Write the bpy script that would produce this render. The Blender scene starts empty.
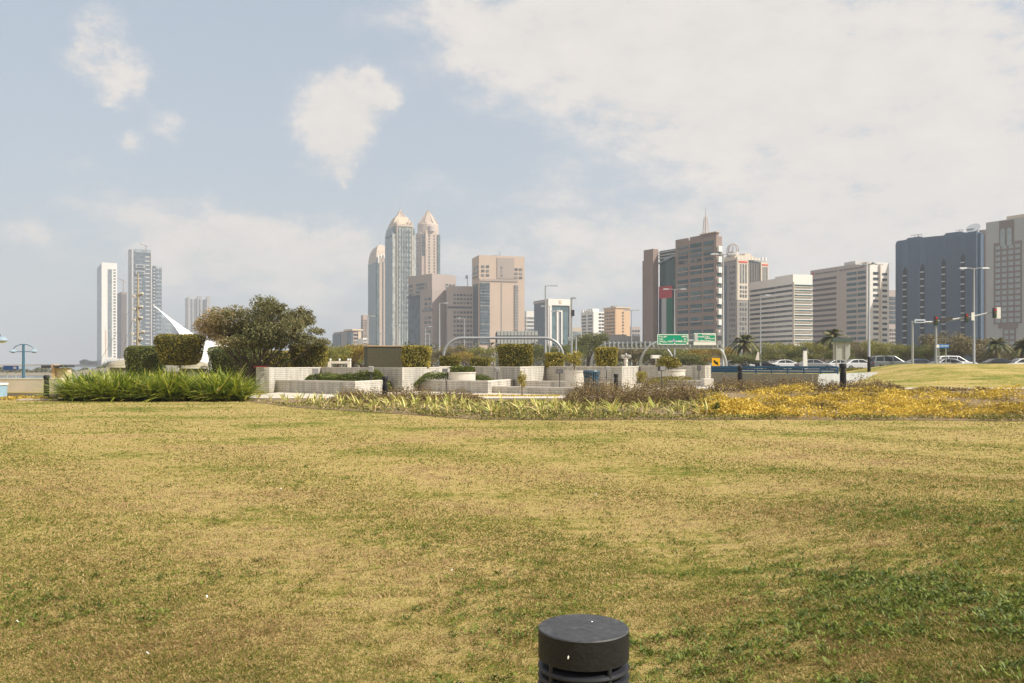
import bpy, math, random
import numpy as np
from mathutils import Vector, Matrix
random.seed(7); rng = np.random.default_rng(7)
SC = bpy.context.scene; COL = SC.collection
R = math.radians
F, CX, HY, EZ = 853.0, 512.0, 364.0, 1.6        # focal length in pixels, principal column, horizon row, eye height

# ------------------------------------------------------------------ terrain
def sst(v, a, b):
    t = np.clip((v - a) / (b - a), 0, 1); return t * t * (3 - 2 * t)
def H(x, y):
    x = np.asarray(x, float); y = np.asarray(y, float)
    z = 0.42 * sst(x, 4, 10) * sst(y, 22, 35)
    z = z + 1.2 * sst(x - 0.1 * (y - 58), 19.5, 28.5) * sst(y, 43, 57) * (1 - sst(y, 61, 76))
    z = z * (1 - sst(y, 110, 130)) * 1.0; z = np.where(y > 66, np.maximum(z * (1 - sst(y, 66, 90)), 0) + .75 * sst(y, 66, 88), z)
    z = z + 0.035 * np.sin(x * .55 + 1) * np.sin(y * .4) * (1 - sst(y, 20, 36)) + 0.02 * np.sin(x * 1.7 + y * 1.1) * (1 - sst(y, 16, 30)) + .30 * sst(x - .25 * (y - 5), .5, 3.6) * (1 - sst(y, 6.5, 14))
    far = np.maximum(sst(y, 275, 290) * (1 - sst(y, 310, 330)) * .70 * (x < -60), sst(y, 1250, 1300))
    sea = sst(-(x + 0.47 * y), 0, 8) * sst(y, 62, 70)
    sea = sea * (1 - far)
    return z * (1 - sea) - 6.0 * sea
def Hs(x, y): return float(H(x, y))
def X(px, d): return (px - CX) / F * d
def Z(py, d): return EZ - (py - HY) / F * d
def D0(py): return EZ * F / (py - HY)

# ------------------------------------------------------------------ materials
MATS = {}
def new_mat(name):
    m = bpy.data.materials.new(name); m.use_nodes = True
    nt = m.node_tree; b = nt.nodes['Principled BSDF']
    return m, nt, b
def N(nt, t, **kw):
    n = nt.nodes.new(t)
    for k, v in kw.items():
        if k.startswith('i_'):
            n.inputs[k[2:]].default_value = v
        elif k.startswith('n'): n.inputs[int(k[1:])].default_value = v
        else: setattr(n, k, v)
    return n
def ramp(nt, stops, interp='LINEAR'):
    r = nt.nodes.new('ShaderNodeValToRGB'); r.color_ramp.interpolation = interp
    e = r.color_ramp.elements
    while len(e) < len(stops): e.new(.5)
    for i, (p, c) in enumerate(stops):
        e[i].position = p; e[i].color = (*c, 1)
    return r
def mat(name, col, rough=.8, var=.12, scale=3.0, metal=0.0, spec=.3, bump=0.0, bscale=20):
    if name in MATS: return MATS[name]
    m, nt, b = new_mat(name)
    tc = N(nt, 'ShaderNodeTexCoord'); ns = N(nt, 'ShaderNodeTexNoise', i_Scale=scale, i_Detail=5.0, i_Roughness=.6)
    nt.links.new(tc.outputs['Object'], ns.inputs['Vector'])
    lo = tuple(max(0, c * (1 - var)) for c in col); hi = tuple(min(1, c * (1 + var)) for c in col)
    r = ramp(nt, [(.3, lo), (.7, hi)]); nt.links.new(ns.outputs['Fac'], r.inputs['Fac'])
    nt.links.new(r.outputs['Color'], b.inputs['Base Color'])
    b.inputs['Roughness'].default_value = rough; b.inputs['Metallic'].default_value = metal
    b.inputs['Specular IOR Level'].default_value = spec
    if bump:
        n2 = N(nt, 'ShaderNodeTexNoise', i_Scale=bscale, i_Detail=4.0); nt.links.new(tc.outputs['Object'], n2.inputs['Vector'])
        bp = N(nt, 'ShaderNodeBump', i_Strength=bump, i_Distance=.05); nt.links.new(n2.outputs['Fac'], bp.inputs['Height'])
        nt.links.new(bp.outputs['Normal'], b.inputs['Normal'])
    MATS[name] = m; return m
def leaf_mat(name, stops, rough=.6, trans=.25, spec=.35):
    """colour of each leaf from its own random number 'rnd'"""
    m, nt, b = new_mat(name)
    at = N(nt, 'ShaderNodeAttribute', attribute_name='rnd')
    r = ramp(nt, stops); nt.links.new(at.outputs['Fac'], r.inputs['Fac'])
    nt.links.new(r.outputs['Color'], b.inputs['Base Color'])
    b.inputs['Roughness'].default_value = rough; b.inputs['Specular IOR Level'].default_value = spec
    if trans:
        tr = N(nt, 'ShaderNodeBsdfTranslucent'); nt.links.new(r.outputs['Color'], tr.inputs['Color'])
        mx = N(nt, 'ShaderNodeMixShader', n0=trans)
        nt.links.new(b.outputs[0], mx.inputs[1]); nt.links.new(tr.outputs[0], mx.inputs[2])
        nt.links.new(mx.outputs[0], nt.nodes['Material Output'].inputs['Surface'])
    MATS[name] = m; return m
def curtain(name, glass, frame, w, h, mortar=.06, rough=.3, gvar=.35):
    """glass skin: panes of w x h metres with their own slight tints, framed"""
    if name in MATS: return MATS[name]
    m, nt, b = new_mat(name)
    tc = N(nt, 'ShaderNodeTexCoord'); sp = N(nt, 'ShaderNodeSeparateXYZ'); nt.links.new(tc.outputs['Object'], sp.inputs[0])
    nm_ = N(nt, 'ShaderNodeVectorMath', operation='CROSS_PRODUCT'); nt.links.new(tc.outputs['Normal'], nm_.inputs[0]); nm_.inputs[1].default_value = (0, 0, 1)
    ad = N(nt, 'ShaderNodeVectorMath', operation='DOT_PRODUCT'); nt.links.new(tc.outputs['Object'], ad.inputs[0]); nt.links.new(nm_.outputs[0], ad.inputs[1])
    cb = N(nt, 'ShaderNodeCombineXYZ'); nt.links.new(ad.outputs['Value'], cb.inputs['X']); nt.links.new(sp.outputs['Z'], cb.inputs['Y'])
    br = N(nt, 'ShaderNodeTexBrick', offset=0.0, squash=1.0)
    br.inputs['Scale'].default_value = 1.0; br.inputs['Brick Width'].default_value = w; br.inputs['Row Height'].default_value = h
    br.inputs['Mortar Size'].default_value = mortar; br.inputs['Mortar Smooth'].default_value = .1
    br.inputs['Color1'].default_value = (*[c * (1 - gvar) for c in glass], 1); br.inputs['Color2'].default_value = (*[min(1, c * (1 + gvar)) for c in glass], 1)
    br.inputs['Mortar'].default_value = (*frame, 1)
    nt.links.new(cb.outputs[0], br.inputs['Vector']); nt.links.new(br.outputs['Color'], b.inputs['Base Color'])
    mr = N(nt, 'ShaderNodeMapRange', n3=rough, n4=.7); nt.links.new(br.outputs['Fac'], mr.inputs['Value'])
    nt.links.new(mr.outputs[0], b.inputs['Roughness']); b.inputs['Specular IOR Level'].default_value = .35
    MATS[name] = m; return m

# ------------------------------------------------------------------ mesh helpers
class MB:
    def __init__(s): s.v = []; s.f = []
    def add(s, vs, fs):
        n = len(s.v); s.v += [tuple(v) for v in vs]; s.f += [tuple(i + n for i in f) for f in fs]; return s
    def box(s, x0, x1, y0, y1, z0, z1):
        return s.add([(x0,y0,z0),(x1,y0,z0),(x1,y1,z0),(x0,y1,z0),(x0,y0,z1),(x1,y0,z1),(x1,y1,z1),(x0,y1,z1)],
                     [(0,3,2,1),(4,5,6,7),(0,1,5,4),(1,2,6,5),(2,3,7,6),(3,0,4,7)])
    def prism(s, poly, z0, z1, top=None):
        n = len(poly); tp = top or poly
        return s.add([(*p, z0) for p in poly] + [(*p, z1) for p in tp],
                     [tuple(range(n))[::-1], tuple(range(n, 2 * n))] + [(i, (i + 1) % n, n + (i + 1) % n, n + i) for i in range(n)])
    def side(s, prof, y0, y1, in1=0.0, zin=None):
        """profile in x,z swept along y"""
        n = len(prof)
        return s.add([(x, y0, z) for x, z in prof] + [(x, y1, z) for x, z in prof],
                     [tuple(range(n)), tuple(range(n, 2 * n))[::-1]] + [(i, n + i, n + (i + 1) % n, (i + 1) % n) for i in range(n)])
    def tube(s, pts, r, k=8, caps=True):
        pts = [Vector(p) for p in pts]; rs = r if isinstance(r, (list, tuple)) else [r] * len(pts)
        vs = []; fs = []
        for i, p in enumerate(pts):
            d = (pts[min(i + 1, len(pts) - 1)] - pts[max(i - 1, 0)]).normalized()
            a = d.orthogonal().normalized() if i == 0 else (a - d * a.dot(d)).normalized()
            b = d.cross(a)
            for j in range(k):
                t = 2 * math.pi * j / k; vs.append(p + (a * math.cos(t) + b * math.sin(t)) * rs[i])
        for i in range(len(pts) - 1):
            for j in range(k):
                fs.append((i * k + j, i * k + (j + 1) % k, (i + 1) * k + (j + 1) % k, (i + 1) * k + j))
        if caps: fs += [tuple(range(k))[::-1], tuple(range(len(vs) - k, len(vs)))]
        return s.add(vs, fs)
    def lathe(s, prof, k=24, c=(0, 0)):
        vs = []; fs = []
        for r, z in prof:
            for j in range(k):
                t = 2 * math.pi * j / k; vs.append((c[0] + r * math.cos(t), c[1] + r * math.sin(t), z))
        for i in range(len(prof) - 1):
            for j in range(k):
                fs.append((i * k + j, i * k + (j + 1) % k, (i + 1) * k + (j + 1) % k, (i + 1) * k + j))
        fs += [tuple(range(k))[::-1], tuple(range(len(vs) - k, len(vs)))]
        return s.add(vs, fs)
    def build(s, name, m, parent=None, smooth=False, bevel=0):
        me = bpy.data.meshes.new(name); me.from_pydata(s.v, [], s.f); me.update()
        me.materials.append(m)
        if smooth:
            me.polygons.foreach_set('use_smooth', [True] * len(me.polygons))
            try: me.set_sharp_from_angle(angle=R(40))
            except Exception: pass
        o = bpy.data.objects.new(name, me); COL.objects.link(o)
        if parent: o.parent = parent
        if bevel:
            b = o.modifiers.new('bevel', 'BEVEL'); b.width = bevel; b.segments = 2; b.limit_method = 'ANGLE'
        return o
def npmesh(name, V, Fc, m, rnd=None, parent=None, smooth=False):
    V = np.asarray(V, np.float32); Fc = np.asarray(Fc, np.int32); M, k = Fc.shape
    me = bpy.data.meshes.new(name); me.vertices.add(len(V)); me.vertices.foreach_set('co', V.ravel())
    me.loops.add(M * k); me.loops.foreach_set('vertex_index', Fc.ravel())
    me.polygons.add(M); me.polygons.foreach_set('loop_start', np.arange(0, M * k, k, dtype=np.int32))
    me.update(calc_edges=True); me.materials.append(m)
    if rnd is not None:
        a = me.attributes.new('rnd', 'FLOAT', 'FACE'); a.data.foreach_set('value', np.asarray(rnd, np.float32))
    if smooth: me.polygons.foreach_set('use_smooth', [True] * M)
    o = bpy.data.objects.new(name, me); COL.objects.link(o)
    if parent: o.parent = parent
    return o
def tag(o, label=None, cat=None, group=None, kind=None):
    if label: o['label'] = label
    if cat: o['category'] = cat
    if group: o['group'] = group
    if kind: o['kind'] = kind
    return o
def thing(name, label, cat, loc=(0, 0, 0), rz=0, group=None):
    o = bpy.data.objects.new(name, None); COL.objects.link(o); o.location = loc; o.rotation_euler = (0, 0, rz)
    o.empty_display_size = .3
    return tag(o, label, cat, group)
def kids(o): return [c for c in bpy.data.objects if c.parent == o]
def copy_tree(o, parent=None, kidmap={}):
    c = o.copy(); COL.objects.link(c)
    if parent is not None: c.parent = parent
    key = o.name
    if key not in kidmap: kidmap[key] = kids(o)
    for ch in list(kidmap[key]): copy_tree(ch, c)
    return c
def rvec(n):
    v = rng.normal(size=(n, 3)); return v / np.linalg.norm(v, axis=1, keepdims=True)
def leaves(C, size, aspect=.5, up=0.0):
    """diamond leaves with random orientation at points C"""
    n = len(C); a = rvec(n); a[:, 2] *= (1 - up); a /= np.linalg.norm(a, axis=1, keepdims=True)
    b = np.cross(a, rvec(n)); b /= np.linalg.norm(b, axis=1, keepdims=True)
    s = (size * rng.uniform(.6, 1.3, n))[:, None]
    V = np.stack([C - a * s, C + b * s * aspect, C + a * s, C - b * s * aspect], 1).reshape(-1, 3)
    return V, np.arange(4 * n).reshape(n, 4)
def blobpts(blobs, n, lo=.55, hi=1.05):
    w = np.array([b[3] * b[4] + b[4] * b[5] + b[3] * b[5] for b in blobs]); idx = rng.choice(len(blobs), n, p=w / w.sum())
    B = np.array(blobs)[idx]; d = rvec(n); r = rng.uniform(lo, hi, n) ** .7
    return B[:, :3] + d * B[:, 3:6] * r[:, None], idx

# ------------------------------------------------------------------ haze, sky, sun, camera
SUN_AZ, SUN_EL = 112.0, 44.0
cam = bpy.data.cameras.new('camera'); camo = bpy.data.objects.new('camera', cam); COL.objects.link(camo)
camo.location = (0, 0, EZ); camo.rotation_euler = (R(90), 0, 0)
cam.sensor_width = 36; cam.lens = 36 * F / 1024; cam.shift_y = (HY - 341.5) / 1024; cam.clip_end = 20000; cam.clip_start = .05
SC.camera = camo
sl = bpy.data.lights.new('sun', 'SUN'); slo = bpy.data.objects.new('sun', sl); COL.objects.link(slo)
sl.energy = 5.0; sl.angle = R(.6); sl.color = (1.0, .93, .82)
S = Vector((math.sin(R(SUN_AZ)) * math.cos(R(SUN_EL)), math.cos(R(SUN_AZ)) * math.cos(R(SUN_EL)), math.sin(R(SUN_EL))))
slo.rotation_euler = S.to_track_quat('Z', 'Y').to_euler()
SC.view_settings.view_transform = 'Standard'; SC.view_settings.look = 'None'; SC.view_settings.exposure = .36; SC.view_settings.gamma = 1

def make_world():
    w = bpy.data.worlds.new('World'); SC.world = w; w.use_nodes = True; nt = w.node_tree; L = nt.links.new
    bg = nt.nodes['Background']; bg.inputs[1].default_value = .1
    sk = N(nt, 'ShaderNodeTexSky', sky_type='NISHITA', sun_disc=False, sun_elevation=R(SUN_EL), sun_rotation=R(SUN_AZ), air_density=1.2, dust_density=2.5, ozone_density=1.5)
    tc = N(nt, 'ShaderNodeTexCoord')
    def vm(op, *ins):
        n = N(nt, 'ShaderNodeVectorMath', operation=op)
        for i, v in enumerate(ins):
            if hasattr(v, 'name') or hasattr(v, 'is_linked'): L(v, n.inputs[i])
            elif op == 'SCALE' and i == 1: n.inputs['Scale'].default_value = v
            else: n.inputs[i].default_value = v
        return n.outputs['Value'] if op in ('LENGTH', 'DOT_PRODUCT') else n.outputs[0]
    def mm(op, a, b=None, c=None, clamp=False):
        n = N(nt, 'ShaderNodeMath', operation=op, use_clamp=clamp)
        for i, v in enumerate((a, b, c)):
            if v is None: continue
            if hasattr(v, 'is_linked'): L(v, n.inputs[i])
            else: n.inputs[i].default_value = v
        return n.outputs[0]
    g = vm('NORMALIZE', tc.outputs['Generated'])
    wob = N(nt, 'ShaderNodeTexNoise', i_Scale=16.0, i_Detail=9.0, i_Roughness=.7); L(g, wob.inputs['Vector'])
    wv = vm('SUBTRACT', wob.outputs['Color'], (.5, .5, .5)); wv = vm('MULTIPLY', wv, (.075, .075, .075)); wb2 = N(nt, 'ShaderNodeTexNoise', i_Scale=4.0, i_Detail=3.0); L(g, wb2.inputs['Vector']); wv2 = vm('MULTIPLY', vm('SUBTRACT', wb2.outputs['Color'], (.5, .5, .5)), (.12, .12, .12)); wv = vm('ADD', wv, wv2)
    gd = vm('ADD', g, wv)
    # banks of cloud where the photograph has them: direction, half width, half height (in px at the lens's scale), weight
    blobs = [((850, 50), 250, 85, .95), ((660, 20), 170, 62, .6), ((960, 160), 150, 75, .6), ((520, 25), 110, 40, .5), ((500, 80), 55, 24, .3), ((720, 120), 170, 40, .4),
             ((92, 28), 34, 34, .85), ((116, 62), 34, 24, .8), ((98, 92), 18, 14, .6), ((172, 112), 24, 16, .55), ((136, 140), 18, 14, .5), ((334, 106), 34, 26, .95), ((352, 136), 30, 26, .9), ((388, 108), 16, 16, .7), ((365, 165), 14, 10, .5), ((205, 222), 110, 24, .55), ((310, 235), 80, 26, .5), ((250, 265), 190, 34, .4), ((75, 175), 50, 16, .35), ((30, 262), 40, 12, .3),
             ((560, 240), 100, 45, .45), ((600, 310), 420, 45, .35), ((820, 230), 230, 60, .5), ((420, 192), 40, 16, .25), ((135, 142), 20, 12, .25), ((930, 250), 200, 60, .35)]
    tot = None
    for (px, py), rw, rh, wt in blobs:
        v = Vector(((px - CX) / F, 1, (HY - py) / F)); k = v.length; v.normalize()
        dlt = vm('SUBTRACT', gd, tuple(v)); dlt = vm('MULTIPLY', dlt, (F * k / rw, F * k / rw, F * k / rh))
        ln = vm('LENGTH', dlt); e = mm('MULTIPLY', mm('POWER', ln, 2.0), -0.9); e = mm('POWER', 2.718, e); e = mm('MULTIPLY', e, wt)
        tot = e if tot is None else mm('ADD', tot, e)
    # loose cloud elsewhere on the sky (behind the camera too)
    mp = vm('MULTIPLY', g, (1, 1, 2.0))
    n1 = N(nt, 'ShaderNodeTexNoise', i_Scale=2.6, i_Detail=8.0, i_Roughness=.55); L(mp, n1.inputs['Vector'])
    n2 = N(nt, 'ShaderNodeTexNoise', i_Scale=14.0, i_Detail=12.0, i_Roughness=.66); L(mp, n2.inputs['Vector'])
    sep = N(nt, 'ShaderNodeSeparateXYZ'); L(g, sep.inputs[0])
    back = mm('MULTIPLY', mm('SUBTRACT', .45, sep.outputs['Y'], clamp=True), .9)
    d = mm('MULTIPLY', tot, mm('MULTIPLY_ADD', n2.outputs['Fac'], 2.5, -.24)); d = mm('ADD', d, mm('MULTIPLY', mm('SUBTRACT', n1.outputs['Fac'], .5), .5)); d = mm('ADD', d, mm('MULTIPLY', mm('SUBTRACT', n2.outputs['Fac'], .5), .35)); d = mm('ADD', d, back)
    mr = N(nt, 'ShaderNodeMapRange', interpolation_type='SMOOTHERSTEP', n1=.08, n2=.9); L(d, mr.inputs['Value'])
    veil = N(nt, 'ShaderNodeMixRGB', blend_type='MIX'); veil.inputs['Fac'].default_value = .62; veil.inputs['Color2'].default_value = (4.6, 5.15, 5.75, 1)
    L(sk.outputs[0], veil.inputs['Color1'])
    # pale dusty air low down, all round the horizon
    lowf = mm('POWER', 2.718, mm('MULTIPLY', mm('ABSOLUTE', sep.outputs['Z']), -7.5)); lowm = N(nt, 'ShaderNodeMixRGB'); L(mm('MULTIPLY', lowf, .75), lowm.inputs['Fac']); L(veil.outputs[0], lowm.inputs['Color1']); lowm.inputs['Color2'].default_value = (5.05, 5.0, 4.9, 1); veil = lowm
    # thin high cloud is a touch brighter in the middle of the banks
    cr = ramp(nt, [(0, (6.2, 6.2, 6.2)), (1, (8.3, 7.7, 7.0))]); 
    tex = mm('ADD', mm('MULTIPLY', mm('SUBTRACT', n2.outputs['Fac'], .5), 1.2), .6, clamp=True)
    cm = N(nt, 'ShaderNodeMixRGB'); cm.inputs['Color1'].default_value = (5.6, 5.3, 5.0, 1); cm.inputs['Color2'].default_value = (7.5, 6.85, 6.25, 1); L(tex, cm.inputs['Fac'])
    mx = N(nt, 'ShaderNodeMixRGB'); fc = mm('MULTIPLY', mr.outputs[0], .88); L(fc, mx.inputs['Fac']); L(veil.outputs[0], mx.inputs['Color1']); L(cm.outputs[0], mx.inputs['Color2'])
    nt.nodes.remove(cr)
    L(mx.outputs[0], bg.inputs[0])
make_world()

hz = MB().box(-2300, 2300, -60, 2700, -9, 232).build('haze', mat('haze_tmp', (1, 1, 1)))
hm = bpy.data.materials.new('haze_air'); hm.use_nodes = True; hn = hm.node_tree; hn.nodes.remove(hn.nodes['Principled BSDF'])
pv = hn.nodes.new('ShaderNodeVolumePrincipled'); pv.inputs['Color'].default_value = (.86, .92, 1.0, 1); pv.inputs['Density'].default_value = .00032; pv.inputs['Anisotropy'].default_value = .1
hn.links.new(pv.outputs[0], hn.nodes['Material Output'].inputs['Volume'])
hz.data.materials.clear(); hz.data.materials.append(hm); tag(hz, kind='stuff', label='pale haze in the air over the park and the city', cat='haze')
# ------------------------------------------------------------------ ground
def yfront(x): return np.interp(x, [-60, -13, -11, -7.7, -3.5, -1, 3, 14, 60], [37.5, 37.5, 36, 31, 27, 24.6, 24.4, 23.6, 23])
def sheet(name, x0, x1, y0, y1, dx, dy, m, lift=0.0, edge=None, kind='structure'):
    xs = np.arange(x0, x1 + 1e-6, dx); ny = max(2, int(round((y1 - y0) / dy)) + 1)
    t = np.linspace(0, 1, ny); XX, TT = np.meshgrid(xs, t)
    ya = edge(XX) if edge else np.full_like(XX, y0); YY = ya + (y1 - ya) * TT
    ZZ = H(XX, YY) + lift; V = np.stack([XX, YY, ZZ], -1).reshape(-1, 3)
    nx = len(xs); i = np.arange(ny - 1)[:, None] * nx + np.arange(nx - 1)[None]; i = i.ravel()
    Fc = np.stack([i, i + 1, i + nx + 1, i + nx], 1)
    o = npmesh(name, V, Fc, m, smooth=True); return tag(o, kind=kind)

def patch_field(nt, tc):
    """slow patches of greener and paler turf; the same field drives the soil sheet and the blades"""
    mp = N(nt, 'ShaderNodeMapping'); mp.inputs['Scale'].default_value = (.5, .8, 0); nt.links.new(tc, mp.inputs['Vector'])
    a = N(nt, 'ShaderNodeTexNoise', i_Scale=.55, i_Detail=4.0, i_Roughness=.6); nt.links.new(mp.outputs[0], a.inputs['Vector'])
    b = N(nt, 'ShaderNodeTexNoise', i_Scale=3.2, i_Detail=4.0, i_Roughness=.65); nt.links.new(mp.outputs[0], b.inputs['Vector'])
    s = N(nt, 'ShaderNodeMath', operation='MULTIPLY_ADD', n1=.6); nt.links.new(b.outputs['Fac'], s.inputs[0])
    s2 = N(nt, 'ShaderNodeMath', operation='MULTIPLY_ADD', n1=1.35, n2=-.225); nt.links.new(a.outputs['Fac'], s2.inputs[0]); nt.links.new(s2.outputs[0], s.inputs[2])
    # greener towards the near right corner, where weeds have got in
    sp = N(nt, 'ShaderNodeSeparateXYZ'); nt.links.new(tc, sp.inputs[0])
    mx = N(nt, 'ShaderNodeMapRange', n1=-.6, n2=3.4, n3=0.0, n4=.30); nt.links.new(sp.outputs['X'], mx.inputs['Value'])
    my = N(nt, 'ShaderNodeMapRange', n1=9.0, n2=5.0, n3=0.0, n4=1.0); nt.links.new(sp.outputs['Y'], my.inputs['Value'])
    mu = N(nt, 'ShaderNodeMath', operation='MULTIPLY'); nt.links.new(mx.outputs[0], mu.inputs[0]); nt.links.new(my.outputs[0], mu.inputs[1])
    cn = N(nt, 'ShaderNodeTexNoise', i_Scale=2.4, i_Detail=3.0); nt.links.new(tc, cn.inputs['Vector']); cr_ = N(nt, 'ShaderNodeMapRange', n1=.54, n2=.66, n3=0.0, n4=-1.6); nt.links.new(cn.outputs['Fac'], cr_.inputs['Value'])
    cm = N(nt, 'ShaderNodeMath', operation='MULTIPLY'); nt.links.new(cr_.outputs[0], cm.inputs[0]); nt.links.new(mu.outputs[0], cm.inputs[1]); c2 = N(nt, 'ShaderNodeMath', operation='ADD'); nt.links.new(cm.outputs[0], c2.inputs[0]); nt.links.new(mu.outputs[0], c2.inputs[1]); mu = c2
    mz = N(nt, 'ShaderNodeMapRange', n1=10.0, n2=34.0, n3=0.0, n4=.11); nt.links.new(sp.outputs['Y'], mz.inputs['Value']); ms = N(nt, 'ShaderNodeMath', operation='ADD'); nt.links.new(mu.outputs[0], ms.inputs[0]); nt.links.new(mz.outputs[0], ms.inputs[1]); mu = ms
    ad = N(nt, 'ShaderNodeMath', operation='ADD'); nt.links.new(s.outputs[0], ad.inputs[0]); nt.links.new(mu.outputs[0], ad.inputs[1])
    return ad.outputs[0]
STRAW, TAN, OLIVE, GREEN, SOIL = (.56, .42, .18), (.42, .31, .115), (.265, .235, .05), (.11, .15, .02), (.30, .205, .10)
def lawn_mat():
    m, nt, b = new_mat('dry_turf'); tc = N(nt, 'ShaderNodeNewGeometry').outputs['Position']
    p = patch_field(nt, tc)
    f = N(nt, 'ShaderNodeTexNoise', i_Scale=38.0, i_Detail=6.0, i_Roughness=.75); nt.links.new(tc, f.inputs['Vector'])
    ff = N(nt, 'ShaderNodeMath', operation='MULTIPLY_ADD', n1=1.6, n2=-.84); nt.links.new(f.outputs['Fac'], ff.inputs[0])
    f2 = N(nt, 'ShaderNodeTexNoise', i_Scale=7.0, i_Detail=5.0, i_Roughness=.7); nt.links.new(tc, f2.inputs['Vector'])
    ff2 = N(nt, 'ShaderNodeMath', operation='MULTIPLY_ADD', n1=1.1, n2=-.58); nt.links.new(f2.outputs['Fac'], ff2.inputs[0])
    s = N(nt, 'ShaderNodeMath', operation='ADD'); nt.links.new(p, s.inputs[0]); nt.links.new(ff.outputs[0], s.inputs[1])
    s2 = N(nt, 'ShaderNodeMath', operation='ADD'); nt.links.new(s.outputs[0], s2.inputs[0]); nt.links.new(ff2.outputs[0], s2.inputs[1])
    r = ramp(nt, [(.40, SOIL), (.56, TAN), (.62, STRAW), (.76, tuple(.5 * (a + c) for a, c in zip(TAN, OLIVE))), (.92, OLIVE), (1.0, GREEN)])
    nt.links.new(s2.outputs[0], r.inputs['Fac']); nt.links.new(r.outputs['Color'], b.inputs['Base Color'])
    b.inputs['Roughness'].default_value = .95; b.inputs['Specular IOR Level'].default_value = .1
    bp = N(nt, 'ShaderNodeBump', i_Strength=.7, i_Distance=.04); nt.links.new(f.outputs['Fac'], bp.inputs['Height']); nt.links.new(bp.outputs['Normal'], b.inputs['Normal'])
    return m
def blade_mat():
    m, nt, b = new_mat('turf_blades'); tc = N(nt, 'ShaderNodeNewGeometry').outputs['Position']
    p = patch_field(nt, tc); at = N(nt, 'ShaderNodeAttribute', attribute_name='rnd')
    s = N(nt, 'ShaderNodeMath', operation='MULTIPLY_ADD', n1=1.3, n2=-.64); nt.links.new(at.outputs['Fac'], s.inputs[0])
    s2 = N(nt, 'ShaderNodeMath', operation='ADD'); nt.links.new(s.outputs[0], s2.inputs[0]); nt.links.new(p, s2.inputs[1])
    r = ramp(nt, [(.34, (.34, .22, .10)), (.43, (.50, .36, .17)), (.52, STRAW), (.57, (.72, .56, .30)), (.66, TAN), (.82, OLIVE), (.98, GREEN)])
    nt.links.new(s2.outputs[0], r.inputs['Fac']); nt.links.new(r.outputs['Color'], b.inputs['Base Color'])
    b.inputs['Roughness'].default_value = .7; b.inputs['Specular IOR Level'].default_value = .2
    tr = N(nt, 'ShaderNodeBsdfTranslucent'); nt.links.new(r.outputs['Color'], tr.inputs['Color'])
    mx = N(nt, 'ShaderNodeMixShader', n0=.42); nt.links.new(b.outputs[0], mx.inputs[1]); nt.links.new(tr.outputs[0], mx.inputs[2])
    nt.links.new(mx.outputs[0], nt.nodes['Material Output'].inputs['Surface']); return m
LAWN = lawn_mat(); BL = blade_mat()
# near ground, fine; the far ground is a wider ring of coarser sheets to the horizon
sheet('lawn', -60, 75, -20, 90, .5, .5, LAWN)
far = mat('city_ground', (.23, .20, .15), .95, .2, .01)
def ring(name, xs, ys, m):
    XX, YY = np.meshgrid(xs, ys); V = np.stack([XX, YY, H(XX, YY)], -1).reshape(-1, 3); nx = len(xs); ny = len(ys)
    i = (np.arange(ny - 1)[:, None] * nx + np.arange(nx - 1)[None]).ravel()
    return tag(npmesh(name, V, np.stack([i, i + 1, i + nx + 1, i + nx], 1), m, smooth=True), kind='structure')
ring('city_ground', np.concatenate([np.arange(-1400, -60, 12), np.arange(-60, 75, 5), np.arange(75, 2290, 40)]), np.concatenate([np.arange(90, 560, 6), np.arange(560, 2690, 30)]), far)
ring('park_ground', np.arange(-180, -59, 5.0), np.append(np.arange(-55, 90, 5.0), 90.), far)
ring('park_ground', np.append(np.arange(75, 2290, 60.0), 2290.), np.append(np.arange(-55, 90, 5.0), 90.), far)
# water
wm, nt, b = new_mat('sea_water'); b.inputs['Base Color'].default_value = (.05, .09, .1, 1); b.inputs['Roughness'].default_value = .12
tcn = N(nt, 'ShaderNodeTexCoord'); wn = N(nt, 'ShaderNodeTexNoise', i_Scale=.25, i_Detail=6.0); nt.links.new(tcn.outputs['Object'], wn.inputs['Vector'])
bp = N(nt, 'ShaderNodeBump', i_Strength=.6, i_Distance=.5); nt.links.new(wn.outputs['Fac'], bp.inputs['Height']); nt.links.new(bp.outputs['Normal'], b.inputs['Normal'])
w = MB(); w.add([(-2290, 55, -2.2), (-20, 55, -2.2), (-20, 1400, -2.2), (-2290, 1400, -2.2)], [(0, 1, 2, 3)]); tag(w.build('sea', wm), kind='structure')

soil = mat('bed_soil', (.27, .195, .11), .95, .35, 4.0, bump=.8, bscale=30)
tag(sheet('planting_bed', -11.5, 34, 24, 38.6, .5, .5, soil, .012, edge=lambda x: yfront(x)), kind='structure')
pave = mat('pale_paving', (.58, .52, .43), .85, .1, 1.5)
sheet('plaza_paving', -13, 10.6, 39, 66, .5, .5, pave, .03)
sheet('footpath', 12, 34, 39.2, 41.4, .5, .5, pave, .035)
kerbm = mat('kerb_stone', (.62, .58, .5), .85, .12, 3.0)
# asphalt road with kerbs, behind the mound
asp = mat('asphalt', (.06, .06, .06), .9, .2, .6)
sheet('road', -8, 130, 92, 124, 2, 2, asp, .02)
road_line = mat('road_paint', (.75, .75, .72), .7, .08, 5)
for yy in (91.8, 124.0): tag(MB().box(-8, 130, yy, yy + .25, .3, .9).build('kerb', kerbm), kind='structure')
m_ = MB()
for yy in (99.5, 103.5, 112.5, 116.5):
    for xx in range(-6, 128, 6): m_.box(xx, xx + 2.6, yy, yy + .14, .75, .795)
tag(m_.build('lane_markings', road_line), kind='structure')

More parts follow.
